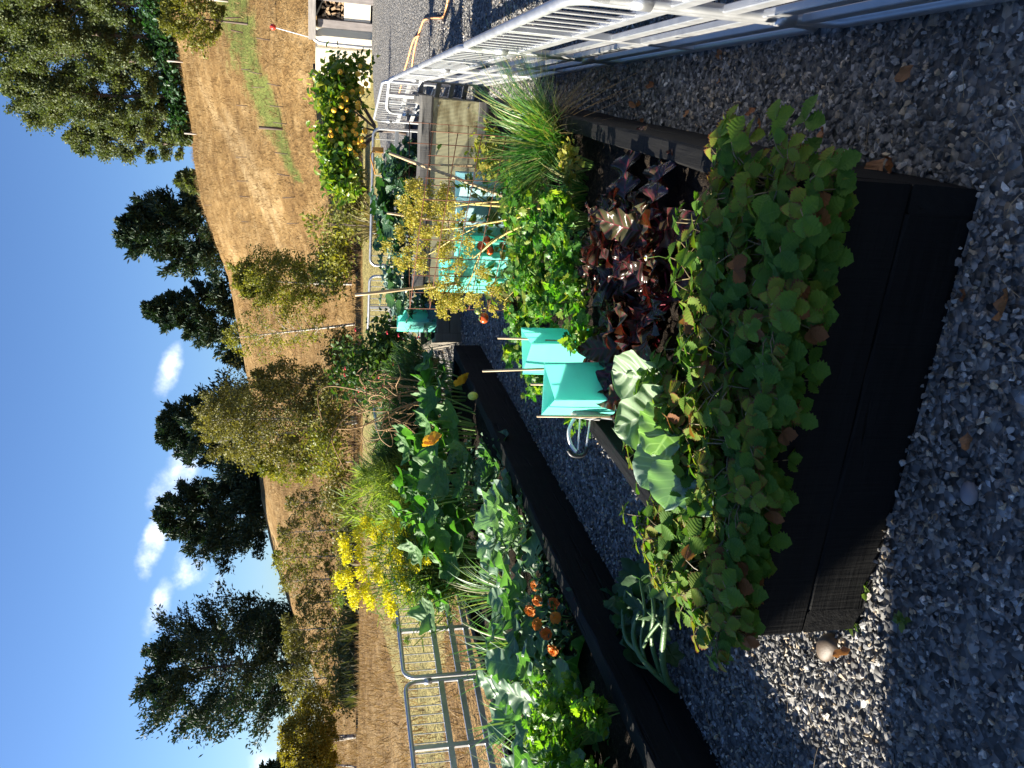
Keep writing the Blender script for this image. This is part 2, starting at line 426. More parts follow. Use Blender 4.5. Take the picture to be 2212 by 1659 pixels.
# crushed stone yard
t = NT('crushed_stone_bed')
v_ = t.pos(); vor = t.n('ShaderNodeTexVoronoi'); vor.inputs['Scale'].default_value = 34.; t.l(v_, vor.inputs['Vector'])
sx = t.n('ShaderNodeSeparateXYZ'); t.l(vor.outputs['Color'], sx.inputs[0])
c = t.ramp(sx.outputs[0], [(0, (.08, .078, .075)), (.5, (.175, .17, .162)), (.85, (.32, .31, .295)), (.93, (.36, .30, .22)), (1, (.52, .52, .52))])
c = t.mix(t.noise(v_, .6, 3), c, t.mix(1., c, (.8, .8, .8), 'MULTIPLY'))
hN = t.math('ADD', t.math('MULTIPLY', vor.outputs['Distance'], -1.2), t.math('MULTIPLY', sx.outputs[1], .8))
YARDM = t.pbr(c, .85, 0, .25, t.bump(hN, 1., .03))
bm = bmesh.new()
yd = [(-5.6, -6), (-4.35, 3.9), (-2.9, 6.5), (-1.3, 9.3), (.5, 12.1), (2.2, 14.5), (3.6, 17), (5.6, 20.5), (8., 23.4), (11, 24.9), (16, 26), (40, 24), (40, -6)]
bm.faces.new([bm.verts.new((x, y, .006)) for x, y in yd]); bmesh.ops.triangulate(bm, faces=bm.faces[:])
me = bpy.data.meshes.new('gravel_yard'); bm.to_mesh(me); bm.free(); me.materials.append(YARDM)
tag(link('gravel_yard', me), kind='structure')
# loose stones
t = NT('grey_stone'); u, s_, r = t.lc(); nz = t.noise(t.pos(), 130., 4, .65)
c = t.ramp(r, [(0, (.055, .053, .05)), (.35, (.122, .118, .11)), (.70, (.21, .202, .19)), (.86, (.34, .33, .31)), (.92, (.31, .235, .15)), (.96, (.44, .34, .22)), (1, (.62, .60, .56))])
c = t.mix(t.math('MULTIPLY', t.math('SUBTRACT', nz, .52), 5., clamp=True), c, t.mix(1., c, (1.7, 1.7, 1.72), 'MULTIPLY'))
STONEM = t.pbr(c, .7, 0, .35, t.bump(nz, .5, .004))
def scatter(n, xr, yr, keep):
    p = np.stack([rng.uniform(*xr, n), rng.uniform(*yr, n)], -1); return p[keep(p)]
def infree(p):
    u, v_ = bedloc(p)
    near = (u > -.0) & (u < 4.4) & (v_ > 0) & (v_ < 1.3)
    left = (u > -2) & (u < 5.9) & (v_ > 2.37) & (v_ < 4.4)
    cream = (u > 6.2) & (u < 6.9) & (v_ > .1) & (v_ < 1.6)
    far = (p[:, 0] > .45) & (p[:, 0] < 3) & (p[:, 1] > 9.2) & (p[:, 1] < 10.6)
    vis = np.abs(p[:, 0]) < .56 * p[:, 1] + .3
    return ~(near | left | cream | far) & vis
HULLS = [hull(100 + k, 9 + k % 4, (1, .62 + .3 * ((k * 7) % 5) / 5, .42 + .3 * ((k * 3) % 5) / 5)) for k in range(16)]
mb = MB()
def stones(P, s0, s1, zup):
    n = len(P); per = rng.integers(0, len(HULLS), n)
    for k in range(len(HULLS)):
        pk = P[per == k]; m = len(pk)
        if not m: continue
        sz = s0 + (s1 - s0) * rng.random(m) ** 1.8
        N = np.array([0, 0, 1.]) + rng.normal(size=(m, 3)) * .45; D = rdir(rng.random(m) * 6.28, rng.normal(size=m) * .3)
        inst(mb, HULLS[k], frames(D, N), np.concatenate([pk, (.003 + rng.random((m, 1)) * zup)], 1), sz, rng.random(m))
stones(scatter(26000, (-2.3, 1.7), (1.3, 3.2), infree), .008, .018, .020)
stones(scatter(34000, (-2.4, 3.4), (3.2, 6.5), infree), .0105, .018, .014)
stones(scatter(16000, (-1.5, 6.), (6.5, 11.), infree), .014, .024, .012)
tag(mb.build('gravel', STONEM, smooth=False), 'loose crushed grey stone covering the paths and yard', 'gravel', kind='stuff')

# ------------------------------------------------------------------ raised beds
BLACK = wood('black_stained_wood', (.003, .0029, .0028), (.0095, .0092, .009), 1, .75, 1., 6., 1., .18)
BLACKX = wood('black_stained_wood_across', (.0026, .0026, .0026), (.008, .0078, .0075), 0, .75, 1., 6., 1., .15)
GREYW = wood('weathered_wood', (.13, .10, .065), (.27, .22, .15), 0, .85, .4, 6., .5)
GREYWY = wood('weathered_wood_long', (.10, .085, .06), (.24, .21, .17), 1, .85, .4, 6., .5)
OLDW = wood('old_grey_post_wood', (.07, .065, .058), (.20, .19, .17), 0, .9, .7, 5., .8)
t = NT('garden_soil'); v_ = t.pos(); n1 = t.noise(v_, 45., 6, .7); n2 = t.noise(v_, 160., 3, .6)
c = t.ramp(t.math('ADD', t.math('MULTIPLY', n1, .6), t.math('MULTIPLY', n2, .4)), [(.38, (.010, .007, .005)), (.52, (.035, .024, .016)), (.62, (.09, .065, .042)), (.72, (.26, .2, .13))])
SOILM = t.pbr(c, .95, 0, .2, t.bump(t.math('ADD', n1, n2), 1., .03))
def soil(name, x0, x1, y0, y1, z, loc, rz):
    nx, ny = 60, 110
    gx_, gy_ = np.meshgrid(np.linspace(x0, x1, nx + 1), np.linspace(y0, y1, ny + 1), indexing='ij')
    zz = z + .018 * np.sin(gx_ * 9) * np.sin(gy_ * 7 + gx_ * 3) + (rng.random(gx_.shape) - .5) * .022
    m = MB(); m.add(np.stack([gx_, gy_, zz], -1).reshape(-1, 3), grid_faces(nx, ny)); o = m.build(name, SOILM, loc=loc); o.rotation_euler.z = rz
    return tag(o, kind='structure')
OB = B(0, 0)
nb = thing('raised_bed', 'black stained timber bed in the foreground with strawberries hanging over its end', 'raised bed', OB, -AN, 'raised garden beds')
bw, bl, bh, bt = 1.3, 4.4, .4, .072
def part(parent, name, mat, fn):
    m = MB(); fn(m); return m.build(name, mat, parent, smooth=False)
for k, (z0, z1) in enumerate(((0.0, .196), (.2, bh))):
    e = bt if k == 0 else 0
    part(nb, 'front_sleeper', BLACKX, lambda m: plank(m, (-bw + e, 0, z0), (-e, bt, z1)))
    part(nb, 'back_sleeper', BLACKX, lambda m: plank(m, (-bw + e, bl - bt, z0), (-e, bl, z1)))
    e2 = bt - e
    for x in (-bw, -bt):
        part(nb, 'side_sleeper', BLACK if x > -1 else BLACK, lambda m: plank(m, (x, e2 + .002, z0), (x + bt, bl - e2 - .002, z1), 24, .006))
soil('soil', -bw + bt, -bt, bt, bl - bt, .33, OB, -AN)
lb = thing('raised_bed', 'long black stained timber bed beside the left fence with squash and cauliflowers', 'raised bed', OB, -AN, 'raised garden beds')
lx0, lx1, ly0, ly1, lh, ltk = -4.4, -2.37, -1.7, 5.9, .275, .1
for y0, y1 in ((ly0, .18), (.183, 3.1), (3.103, ly1)):
    part(lb, 'side_sleeper', BLACK, lambda m: plank(m, (lx1 - ltk, y0, 0), (lx1, y1, lh), 22, .010))
part(lb, 'side_sleeper', BLACK, lambda m: plank(m, (lx0, ly0, 0), (lx0 + ltk, ly1, lh), 22, .006))
part(lb, 'end_sleeper', BLACKX, lambda m: plank(m, (lx0 + ltk + .002, ly1 - ltk, 0), (lx1 - ltk - .002, ly1 - .002, lh - .003)))
soil('soil', lx0 + ltk, lx1 - ltk, ly0, ly1 - ltk, .205, OB, -AN)
fb = thing('raised_bed', 'unpainted brown timber bed at the back holding the tall dark brassicas', 'raised bed', (.47, 9.16, 0), R_(2), 'raised garden beds')
for z0, z1 in ((0, .136), (.14, .28)):
    part(fb, 'front_board', GREYW, lambda m: plank(m, (.1, 0, z0), (2.6, .05, z1), 14, .003))
    part(fb, 'side_board', GREYWY, lambda m: plank(m, (.02, .07, z0), (.07, 1.5, z1), 12, .003))
    part(fb, 'side_board', GREYWY, lambda m: plank(m, (2.6, .05, z0), (2.65, 1.5, z1), 12, .003))
    part(fb, 'back_board', GREYW, lambda m: plank(m, (.07, 1.45, z0), (2.6, 1.5, z1), 12, .003))
part(fb, 'corner_post', GREYW, lambda m: plank(m, (.0, -.005, 0), (.098, .06, .30), 6, .002))
soil('soil', .08, 2.59, .06, 1.44, .23, (.47, 9.16, 0), R_(2))
# cream sheet planter with a heavy grey rail
t = NT('cream_ribbed_sheet'); v_ = t.obj(); sxy = t.n('ShaderNodeSeparateXYZ'); t.l(v_, sxy.inputs[0])
rb = t.math('SINE', t.math('MULTIPLY', sxy.outputs[0], 2 * PI / .012)); n1 = t.noise(t.obj((1, 1, 3)), 4., 5)
dirt = t.math('MULTIPLY', t.math('SUBTRACT', t.math('ADD', n1, t.math('MULTIPLY', t.math('GREATER_THAN', sxy.outputs[0], -.3), .22)), .62), 5., clamp=True)
c = t.mix(dirt, (.43, .40, .235), (.20, .165, .08))
CREAMM = t.pbr(c, .45, 0, .4, t.bump(rb, .25, .002), .15)
cp = thing('planter_box', 'planter with cream ribbed sheet sides under a thick weathered grey rail', 'planter', (2.65, 7.66, 0), -AN)
part(cp, 'front_sheet', CREAMM, lambda m: box(m, (-1.75, 0, .1), (-.002, .012, .53), bev=0))
part(cp, 'side_sheet', CREAMM, lambda m: box(m, (-.014, .014, .1), (-.002, .7, .53), bev=0))
part(cp, 'top_rail', OLDW, lambda m: plank(m, (-1.8, -.03, .532), (.02, .07, .655), 16, .012, .02))
part(cp, 'top_rail', OLDW, lambda m: plank(m, (-.08, .072, .532), (.02, .75, .65), 10, .012, .02))
part(cp, 'base_board', OLDW, lambda m: plank(m, (-1.75, -.012, 0), (-.0, .03, .098), 12, .003))
part(cp, 'corner_post', OLDW, lambda m: plank(m, (-.07, .014, 0), (-.016, .06, .6), 6, .003))
SCREW = plain('zinc_screw', (.5, .5, .5), .35, 1.)
for x in (-.06, -.5, -1.0, -1.45):
    for z in (.2, .48): part(cp, 'screw', SCREW, lambda m: m.add(*tube([(x, .0, z), (x, -.006, z)], .008, 6)))
soil('soil', -1.7, -.02, .02, .68, .5, (2.65, 7.66, 0), -AN)

# ------------------------------------------------------------------ aluminium yard panels
t = NT('bare_aluminium'); n1 = t.noise(t.obj(), 14., 4); n2 = t.noise(t.obj((1, 1, 1)), 90., 2)
c = t.mix(n1, (.46, .47, .48), (.66, .66, .65))
ALU = t.pbr(c, t.math('ADD', .32, t.math('MULTIPLY', n1, .22)), .82, .5, t.bump(n2, .05, .002))
def panel(p0, p1, label, h=.87, rods=None, group='aluminium yard panels', name='aluminium_fence', lean=0.):
    p0 = np.array(p0, float); p1 = np.array(p1, float); d = p1 - p0; L = float(np.hypot(*d))
    g = thing(name, label, 'fence', (p0[0], p0[1], 0), math.atan2(d[1], d[0]), group)
    a, b, z0, z1, r = .02, L - .02, .045, h, .09
    pts = []
    for cx, cz, st in ((b - r, z1 - r, 0), (a + r, z1 - r, 1), (a + r, z0 + r, 2), (b - r, z0 + r, 3)):
        for k in range(6):
            an = (st + k / 5) * PI / 2; pts.append((cx + r * math.cos(an), 0, cz + r * math.sin(an)))
    pts.append(pts[0])
    m = MB(); m.add(*tube(pts, .019, 9, False)); m.build('tube_frame', ALU, g)
    zr = [z1 * .655, z1 * .465, z1 * .315, z1 * .165]
    for i_, z in enumerate(zr):
        m = MB(); box(m, (.036, -.014, z - .024), (L - .036, .010, z + .024), bev=.003); m.build('flat_rail', ALU, g, False)
    m = MB(); box(m, (L / 2 - .02, -.017, .05), (L / 2 + .02, .013, z1 - .014), bev=.003); m.build('centre_upright', ALU, g, False)
    m = MB(); n = rods or max(4, int(L / (.115 if L > 1.9 else .085))); rod = None
    m.add(*tube([(0, 0, zr[0] + .02), (0, 0, z1 - .012)], .0048, 6, False))
    for k in range(1, n):
        x = L * k / n
        if abs(x - L / 2) < .03: continue
        if rod is None: o = rod = m.build('bar', ALU, g)
        else: o = rod.copy(); COL.objects.link(o); o.parent = g
        o.location = (x, 0, 0)
    for z in (z1 * .78, z1 * .25):
        m = MB(); m.add(*tube([(L - .02, 0, z - .03), (L - .02, 0, z + .03)], .027, 10)); m.build('hinge_clip', ALU, g)
    return g
def fv(u): return B(u, -.44 + .06 * u)[:2]
for (u0, u1), lab in zip(((-1.2, .745), (.755, 2.695), (2.705, 4.645), (4.655, 6.6)),
    ('shiny aluminium panel nearest the camera, cut off by the right edge of the yard path', 'second aluminium panel along the right path, opposite the beetroot and strawberries',
     'third aluminium panel along the right path, level with the chive clump', 'farthest aluminium panel of the right path, ending near the cream planter')):
    panel(fv(u0), fv(u1), lab)
panel((2.97, 8.02), (2.74, 8.48), 'narrow aluminium gate with rounded corners just behind the cream planter corner', h=.9, rods=9, name='yard_gate')
panel((3.34, 9.2), (3.36, 10.7), 'aluminium panel running away behind the narrow gate towards the orange tree', h=.87, rods=18)
panel((3.30, 10.76), (1.6, 11.45), 'aluminium panel across the back behind the dark brassicas and the pot', h=.87, rods=12)
panel((1.5, 11.5), (.64, 11.95), 'short aluminium panel with rounded corner behind the brassica bed near the birch')
LD = np.array([.52, .854]); LP = np.array([-2.48, 6.97])
for (a, b), lab in zip(((-3.9, -2.6), (-2.6, -1.31), (-1.3, -.01), (0, 1.06), (1.07, 2.3), (2.31, 3.6), (3.61, 5.6)),
    ('left hand aluminium panel beyond the edge of the picture by the celery', 'dull aluminium panel behind the cauliflowers at the left edge of the photograph', 'aluminium panel with rounded corner standing behind the largest cauliflower leaves',
     'aluminium panel behind the leeks with its rounded corner against the next panel', 'aluminium panel behind the yellow flowering fennel', 'aluminium panel hidden behind the feathery asparagus fern', 'aluminium panel behind the red flowered bush at the corner')):
    panel(LP + LD * a, LP + LD * b, lab)

# ------------------------------------------------------------------ far side of the yard: shed, tanks, pipe, hose
sh = thing('firewood_shed', 'weathered open fronted firewood shed with a pale board across its opening', 'shed', (10.22, 24.06, 0), R_(-35)); sh.scale = (.72, 1, 1)
SHW = wood('shed_timber', (.16, .14, .13), (.36, .32, .30), 2, .85, .3, 5.); SHX = wood('shed_timber_across', (.22, .2, .18), (.42, .38, .34), 0, .85, .3, 5.)
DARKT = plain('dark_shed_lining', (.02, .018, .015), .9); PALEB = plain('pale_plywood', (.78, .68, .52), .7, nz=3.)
part(sh, 'post', SHW, lambda m: plank(m, (-.18, 0, 0), (.12, .12, 1.52), 6, .004)); part(sh, 'post', SHW, lambda m: plank(m, (.80, 0, 0), (1.02, .12, 1.52), 6, .004))
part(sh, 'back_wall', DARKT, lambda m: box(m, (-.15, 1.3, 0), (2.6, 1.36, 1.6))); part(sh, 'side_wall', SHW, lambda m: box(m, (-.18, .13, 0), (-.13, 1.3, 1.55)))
part(sh, 'front_board', PALEB, lambda m: box(m, (.13, .04, .06), (.795, .08, .80)))
part(sh, 'wall_cladding', SHW, lambda m: box(m, (1.03, .02, 0), (2.6, .06, 1.52)))
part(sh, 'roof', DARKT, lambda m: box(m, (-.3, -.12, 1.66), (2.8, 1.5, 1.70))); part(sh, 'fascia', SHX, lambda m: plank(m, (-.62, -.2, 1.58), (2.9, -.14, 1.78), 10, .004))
LOGB = plain('split_log_bark', (.12, .08, .05), .9); LOGE = plain('split_log_end', (.42, .28, .16), .8, nz=20.)
def log_mesh(seed):
    m = MB(); V, F, _ = hull(seed, 9, (1, 1, 1)); V = V.copy(); V[:, 1] = np.sign(V[:, 1]) * .32; V[:, [0, 2]] *= .075
    m.add(V, F); return m
proto = []
for k in range(4):
    m = MB(); n = 6; an = np.sort(rng.random(n) * 6.28); r = .06 + .025 * rng.random(n)
    ring = np.stack([np.cos(an) * r, np.sin(an) * r], -1)
    V = np.concatenate([[[x, -.2, z] for x, z in ring], [[x, .2, z] for x, z in ring], [[0, -.2, 0], [0, .2, 0]]])
    jj = np.arange(n); m.add(V, np.stack([jj, jj + n, (jj + 1) % n + n, (jj + 1) % n], 1), mat=0)
    m.add(V, np.stack([np.full(n, 2 * n), jj, (jj + 1) % n], 1), mat=1); proto.append(m)
LG = 'split firewood log end showing above the pale board in the shed'
pl = [tag(m.build('firewood_log', [LOGB, LOGE], None, False), LG, 'firewood', 'firewood stacked in the shed') for m in proto]
kk = 0
for zi in range(6):
    for xi in range(5):
        x, z = .2 + xi * .135 + (zi % 2) * .06, .72 + zi * .125
        o = pl[kk] if kk < 4 else pl[kk % 4].copy()
        if kk >= 4: COL.objects.link(o)
        x *= .72; bk = .25 + .08 * rng.random(); o.location = (10.22 + x * .819 + bk * .574, 24.06 - x * .574 + bk * .819, z); o.rotation_euler = (0, rng.random() * 6, R_(-35)); kk += 1
TANK = plain('cream_tank_plastic', (.66, .59, .45), .5, nz=2., var=.05)
def tank(x0, x1, y, label):
    g = thing('water_tank', label, 'water tank', (9.75 + x0 * .819, 24.4 - x0 * .574, 0), R_(-35), 'slim cream water tanks')
    w = x1 - x0; m = MB(); n = 6; r = .09; prof = []
    for cx, cy, st in ((w - r, .8 - r, 0), (r, .8 - r, 1), (r, r, 2), (w - r, r, 3)):
        for k in range(n): a_ = (st + k / (n - 1)) * PI / 2; prof.append((cx + r * math.cos(a_), cy + r * math.sin(a_)))
    prof = np.array(prof); c_ = prof.mean(0); k = len(prof); zs = [(0, 1), (1.45, 1), (1.53, .985), (1.57, .93), (1.585, .8), (1.59, 0.02)]
    V = np.concatenate([np.c_[c_ + (prof - c_) * s, np.full(k, z)] for z, s in zs]); i_ = np.arange(len(zs) - 1)[:, None]; j_ = np.arange(k)[None]
    m.add(V, np.stack([i_ * k + j_, i_ * k + (j_ + 1) % k, (i_ + 1) * k + (j_ + 1) % k, (i_ + 1) * k + j_], -1).reshape(-1, 4)); m.build('tank_body', TANK, g)
    m = MB(); m.add(*tube([(w * .3, .35, 1.585), (w * .3, .35, 1.66)], .16, 14)); m.build('lid', DARKT, g)
    m = MB()
    for zc in (1.2, .8, .4): box(m, (.08, -.006, zc), (w - .08, .02, zc + .025))
    return g
tank(.03, .49, 24.4, 'narrow cream water tank between the firewood shed and the white pipe'); tank(-1.15, -.05, 24.4, 'wide cream water tank behind the leaves of the orange tree')
WPIPE = plain('white_pvc', (.85, .85, .84), .35, var=.03)
m = MB(); m.add(*tube([(10.05, 24.45, 1.6), (10.0, 24.38, 1.66), (9.9, 24.31, 1.65), (9.8, 24.27, 1.60), (9.72, 24.26, 1.48), (9.71, 24.26, 1.2), (9.71, 24.26, .0)], .05, 10)); tag(m.build('downpipe', WPIPE), 'thick white plastic downpipe curving down between the two cream tanks', 'pipe')
fg = thing('float_gauge', 'small red ball on a thin white rod leaning above the tanks', 'gauge', tuple(W(316, 39, 24.6)))
bp = W(273, 27, 24.6) - W(316, 39, 24.6)
m = MB(); m.add(*tube([(0, 0, 0), tuple(bp)], .012, 6)); m.build('rod', WPIPE, fg)
m = MB(); V, F, L_ = blob(2); m.add(V * .09 + bp, F); m.build('ball', plain('red_plastic', (.65, .05, .03), .4), fg)
def c4(x, y): return ((1100 + x * 900 / 2212) / 3.9375, (420 * y / 1032) / 3.9375)
hp = [G(*c4(*p), .025) for p in ((1645, -120), (1630, 0), (1615, 90), (1590, 175), (1500, 170), (1440, 180), (1395, 190), (1370, 260), (1340, 350), (1315, 440), (1300, 520), (1285, 620), (1275, 760), (1250, 880))]
def smooth(P, k=3):
    P = np.array(P)
    for _ in range(k):
        Q = np.empty((2 * len(P) - 2, 3)); Q[0::2] = P[:-1] * .75 + P[1:] * .25; Q[1::2] = P[:-1] * .25 + P[1:] * .75; P = np.concatenate([P[:1], Q, P[-1:]])
    return P
HOSEM = plain('orange_hose', (.80, .36, .14), .5, var=.08)
m = MB(); m.add(*tube(smooth(hp), .014, 7)); tag(m.build('garden_hose', HOSEM), 'orange garden hose winding over the sunny gravel towards the gate', 'hose')
hp = [G(*c4(*p), .03) for p in ((1350, 345), (1320, 355), (1295, 390), (1270, 470), (1240, 590), (1210, 680), (1185, 800), (1160, 900))]
m = MB(); m.add(*tube(smooth(hp), .014, 7)); tag(m.build('garden_hose', HOSEM), 'second strand of orange hose branching off and passing under the gate', 'hose')
# unseen roof slab added off to the left, whose shade covers the foreground
cr = thing('shade_roof', 'unseen flat dark roof on posts added left of the path for its shade', 'shade_roof', (-7.4, .9, 0))
part(cr, 'roof', DARKT, lambda m: box(m, (-2.4, -1.2, 2.6), (3.2, 2.18, 2.72)))
for x in (-2.2, 2.95):
    for y in (-1.0, 1.5): part(cr, 'post', SHW, lambda m: plank(m, (x, y, 0), (x + .1, y + .1, 2.6), 5, .002))

# ================================================================== garden plants
def jit(a, k): return a + (random.random() - .5) * 2 * k
# ---- leaf shapes
wStraw = lambda u: .42 * np.clip(np.sin(np.clip(u, 0, 1) ** 1.35 * PI), 0, 1) ** .8
wRound = lambda u: .52 * np.sqrt(np.clip(1 - (2 * np.clip(u, 0, 1) - 1) ** 2, 0, 1)) ** .8
wCab = lambda u: .50 * np.clip(np.sin(np.clip(u, 0, 1) ** .85 * PI), 0, 1) ** .55 * (1 + .025 * np.sin(17 * u) + .02 * np.sin(41 * u + 1))
wLong = lambda u: (.10 + .22 * np.clip(np.sin(np.clip((u - .12) / .88, 0, 1) ** .9 * PI), 0, 1) ** .6) * (u < .999) * np.where(u < .2, .25 + u * 3.5, 1)
wBeet = lambda u: .30 * np.clip(np.sin(np.clip(u, 0, 1) ** .7 * PI), 0, 1) ** .7
wBlade = lambda u: .5 * (1 - u ** 2.2) + .01
wSmall = lambda u: .30 * np.sin(np.clip(u, 0, 1) * PI) ** .8
T_STR = [leaf(14, 4, wStraw, .26, .22, .014, 9, 9, .15, .006, 0., s) for s in range(3)]
T_CAB = [leaf(22, 18, wCab, .10, .20, .06, 2.2 + .6 * s, 0, 0, .004, .34, s) for s in range(4)]
T_CAUL = [leaf(24, 12, wLong, .14, .38, .07, 3.5, 12, .02, .006, .1, s) for s in range(4)]
T_KALE = [leaf(20, 10, wCab, .15, .42, .09, 4.0, 10, .025, .008, .1, s) for s in range(4)]
T_BEET = [leaf(18, 8, wBeet, .12, .42, .11, 3.2, 0, 0, .022, 0, s) for s in range(4)]
def squash_tpl(seed):
    r = np.random.default_rng(seed); n = 40; out = []
    for k in range(n):
        a = (k / n) * 2 * PI
        rr = .5 * (1 + .16 * math.cos(5 * a)) * (1 + .05 * math.sin(15 * a + r.random())) * (.45 if k == 0 else (.75 if k in (1, n - 1) else 1))
        out.append((rr * math.sin(a), -rr * math.cos(a)))
    o = np.array(out); V = [[0, 0, .0]]; lc = [[0, 0]]; rings = 5
    for q in range(1, rings + 1):
        f = q / rings
        for k in range(n):
            a = (k / n) * 2 * PI; x, y = o[k] * f
            z = .55 * (x * x + y * y) * .9 + .045 * f * math.cos(5 * a) + .05 * f * f * math.sin(4 * a + seed) + (r.random() - .5) * .02 - .25 * max(0, y) ** 2
            V.append([x, y, z]); ph = (5 * a / (2 * PI)) % 1; lc.append([f, 1.9 * abs(ph - .5) * 2 - .95 if False else (ph * 2 - 1)])
    F3 = np.array([[0, 1 + k, 1 + (k + 1) % n] for k in range(n)])
    F4 = np.array([[1 + (q - 1) * n + k, 1 + q * n + k, 1 + q * n + (k + 1) % n, 1 + (q - 1) * n + (k + 1) % n] for q in range(1, rings) for k in range(n)])
    V = np.array(V); V[:, 1] += .22
    return V, [F3, F4], np.array(lc)
T_SQ = [squash_tpl(s) for s in range(4)]
PARS = []
for s in range(3):
    r = np.random.default_rng(s); out = [(.0, 0)]
    pts = [(.10, .12), (.34, .10), (.46, .24), (.38, .30), (.50, .40), (.34, .46), (.22, .42), (.34, .62), (.30, .72), (.20, .68), (.16, .88), (.06, .84), (0, 1.)]
    out += [(x * (1 + .2 * r.random()), y) for x, y in pts]; out += [(-x * (1 + .2 * r.random()), y) for x, y in reversed(pts[:-1])]
    PARS.append(fan(out, .10, s, .3))
T_SM = [leaf(3, 2, wSmall, .4, .25, 0, 1, 0, 0, 0, 0, s) for s in range(2)]
def blades(mb, n, base_r, length, width, lean, droop, mat=0, seg=6, zj=0., tip=.0):
    """tapered strips rising from a clump"""
    az = rng.random(n) * 2 * PI; ln = length * (.55 + .45 * rng.random(n)); le = lean * rng.random(n) ** .8
    b0 = np.stack([np.cos(az), np.sin(az)], -1) * (base_r * np.sqrt(rng.random((n, 1))))
    t = np.linspace(0, 1, seg + 1)
    h = np.stack([np.cos(az + rng.normal(size=n) * .5), np.sin(az)], -1); h = nrm(h)
    out = ln[:, None] * (np.sin(le)[:, None] * t + droop * (.3 + rng.random(n))[:, None] * t ** 2.5)
    up = ln[:, None] * (np.cos(le)[:, None] * t - droop * (.2 + .7 * rng.random(n))[:, None] * t ** 3)
    c = np.concatenate([b0[:, None] + h[:, None] * out[..., None], up[..., None]], -1)
    sd = np.stack([-h[:, 1], h[:, 0], np.zeros(n)], -1)
    w = width * (1 - t ** 1.6 * .93)
    V = np.stack([c - sd[:, None] * w[None, :, None], c + sd[:, None] * w[None, :, None]], 2)
    V[..., 2] = np.maximum(V[..., 2], -.02)
    k = (seg + 1) * 2; i = np.arange(seg)
    q = np.stack([2 * i, 2 * i + 1, 2 * i + 3, 2 * i + 2], -1); Q = (q[None] + (np.arange(n) * k)[:, None, None]).reshape(-1, 4)
    L = np.zeros((n, seg + 1, 2, 3)); L[..., 0] = t[None, :, None]; L[..., 1] = np.array([-1, 1]); L[..., 2] = rng.random(n)[:, None, None]
    mb.add(V.reshape(-1, 3), Q, L.reshape(-1, 3), mat)
def place(mb, tpls, D, N, P, S, rnd=None, mat=0):
    D = np.asarray(D, float).reshape(-1, 3); N = np.broadcast_to(np.asarray(N, float), D.shape); P = np.asarray(P, float).reshape(-1, 3); S = np.broadcast_to(np.asarray(S, float), (len(P),) + np.shape(S)[1:]) if np.ndim(S) else np.full(len(P), S)
    rnd = rng.random(len(P)) if rnd is None else np.broadcast_to(rnd, (len(P),))
    per = rng.integers(0, len(tpls), len(P))
    for k, tp in enumerate(tpls):
        m = per == k
        if m.any(): inst(mb, tp, frames(D[m], N[m]), P[m], S[m], rnd[m], mat)
# ---- leaf materials
M_STR = leafmat('strawberry_leaf', [(.055, .13, .02), (.09, .18, .02), (.14, .20, .024), (.20, .18, .03)], .6, .38, veins=8, vk=1.1, vcol=(.14, .22, .07), vs=.25, edge=(.17, .05, .03), dead=(.20, .085, .035), deadp=.952, spec=.15, bump=.2)
M_CAB = leafmat('cabbage_leaf', [(.17, .25, .14), (.22, .31, .18), (.15, .25, .11)], .5, .33, (1.05, 1.55, .45), veins=6, vk=1.6, vcol=(.42, .50, .36), vs=.9, bump=.8, nz=14)
M_CABB = leafmat('blue_cabbage_leaf', [(.16, .24, .18), (.22, .31, .24)], .5, .28, (1.1, 1.6, .5), veins=6, vk=1.6, vcol=(.32, .42, .32), vs=.7, bump=.5, nz=14)
M_CAUL = leafmat('cauliflower_leaf', [(.065, .13, .065), (.10, .18, .10), (.15, .24, .15)], .48, .3, (1.2, 1.9, .4), veins=6, vk=1., vcol=(.25, .36, .2), vs=.6, bump=.5, nz=16)
M_KALE = leafmat('brassica_leaf', [(.018, .05, .022), (.032, .08, .035), (.055, .11, .05)], .42, .22, (1.2, 1.9, .45), veins=5, vk=1., vcol=(.12, .2, .1), vs=.4, bump=.5, nz=16)
M_BLUE = leafmat('blue_brassica_leaf', [(.09, .15, .12), (.15, .22, .18)], .5, .22, (1.1, 1.7, .6), veins=5, vk=1., vcol=(.25, .34, .28), vs=.5, bump=.5, nz=16)
M_BEET = leafmat('beetroot_leaf', [(.035, .022, .018), (.05, .035, .022), (.075, .075, .03), (.055, .012, .02)], .26, .22, (1.9, .6, .4), veins=6, vk=1., vcol=(.20, .02, .04), vs=.6, spec=.42, bump=.7, nz=26)
M_SQ = leafmat('squash_leaf', [(.055, .14, .035), (.09, .19, .06), (.15, .25, .11)], .55, .32, (1.3, 2., .4), veins=3, vk=0., vcol=(.2, .3, .13), vs=.35, spec=.25, bump=.5, nz=18)
M_PAR = leafmat('parsley_leaf', [(.035, .12, .018), (.065, .19, .024), (.12, .25, .034), (.25, .27, .035)], .42, .42, (1.6, 2., .45), bump=.3)
M_CEL = leafmat('celery_leaf', [(.06, .17, .02), (.12, .25, .03), (.22, .30, .035)], .42, .5, (1.5, 1.8, .4), bump=.3)
M_LIME = leafmat('yellowing_leaf', [(.18, .24, .03), (.30, .30, .05), (.36, .28, .06)], .5, .45, (1.4, 1.5, .4))
M_CHIVE = leafmat('chive_blade', [(.04, .12, .03), (.06, .17, .035), (.11, .20, .045), (.34, .29, .12)], .45, .35, (1.25, 1.6, .5))
M_LEEK = leafmat('leek_blade', [(.07, .16, .07), (.13, .24, .12), (.30, .28, .12)], .45, .35, (1.3, 1.6, .5))
M_TOM = leafmat('tomato_leaf', [(.04, .10, .02), (.08, .15, .03), (.22, .18, .06)], .55, .4, (1.5, 1.6, .4))
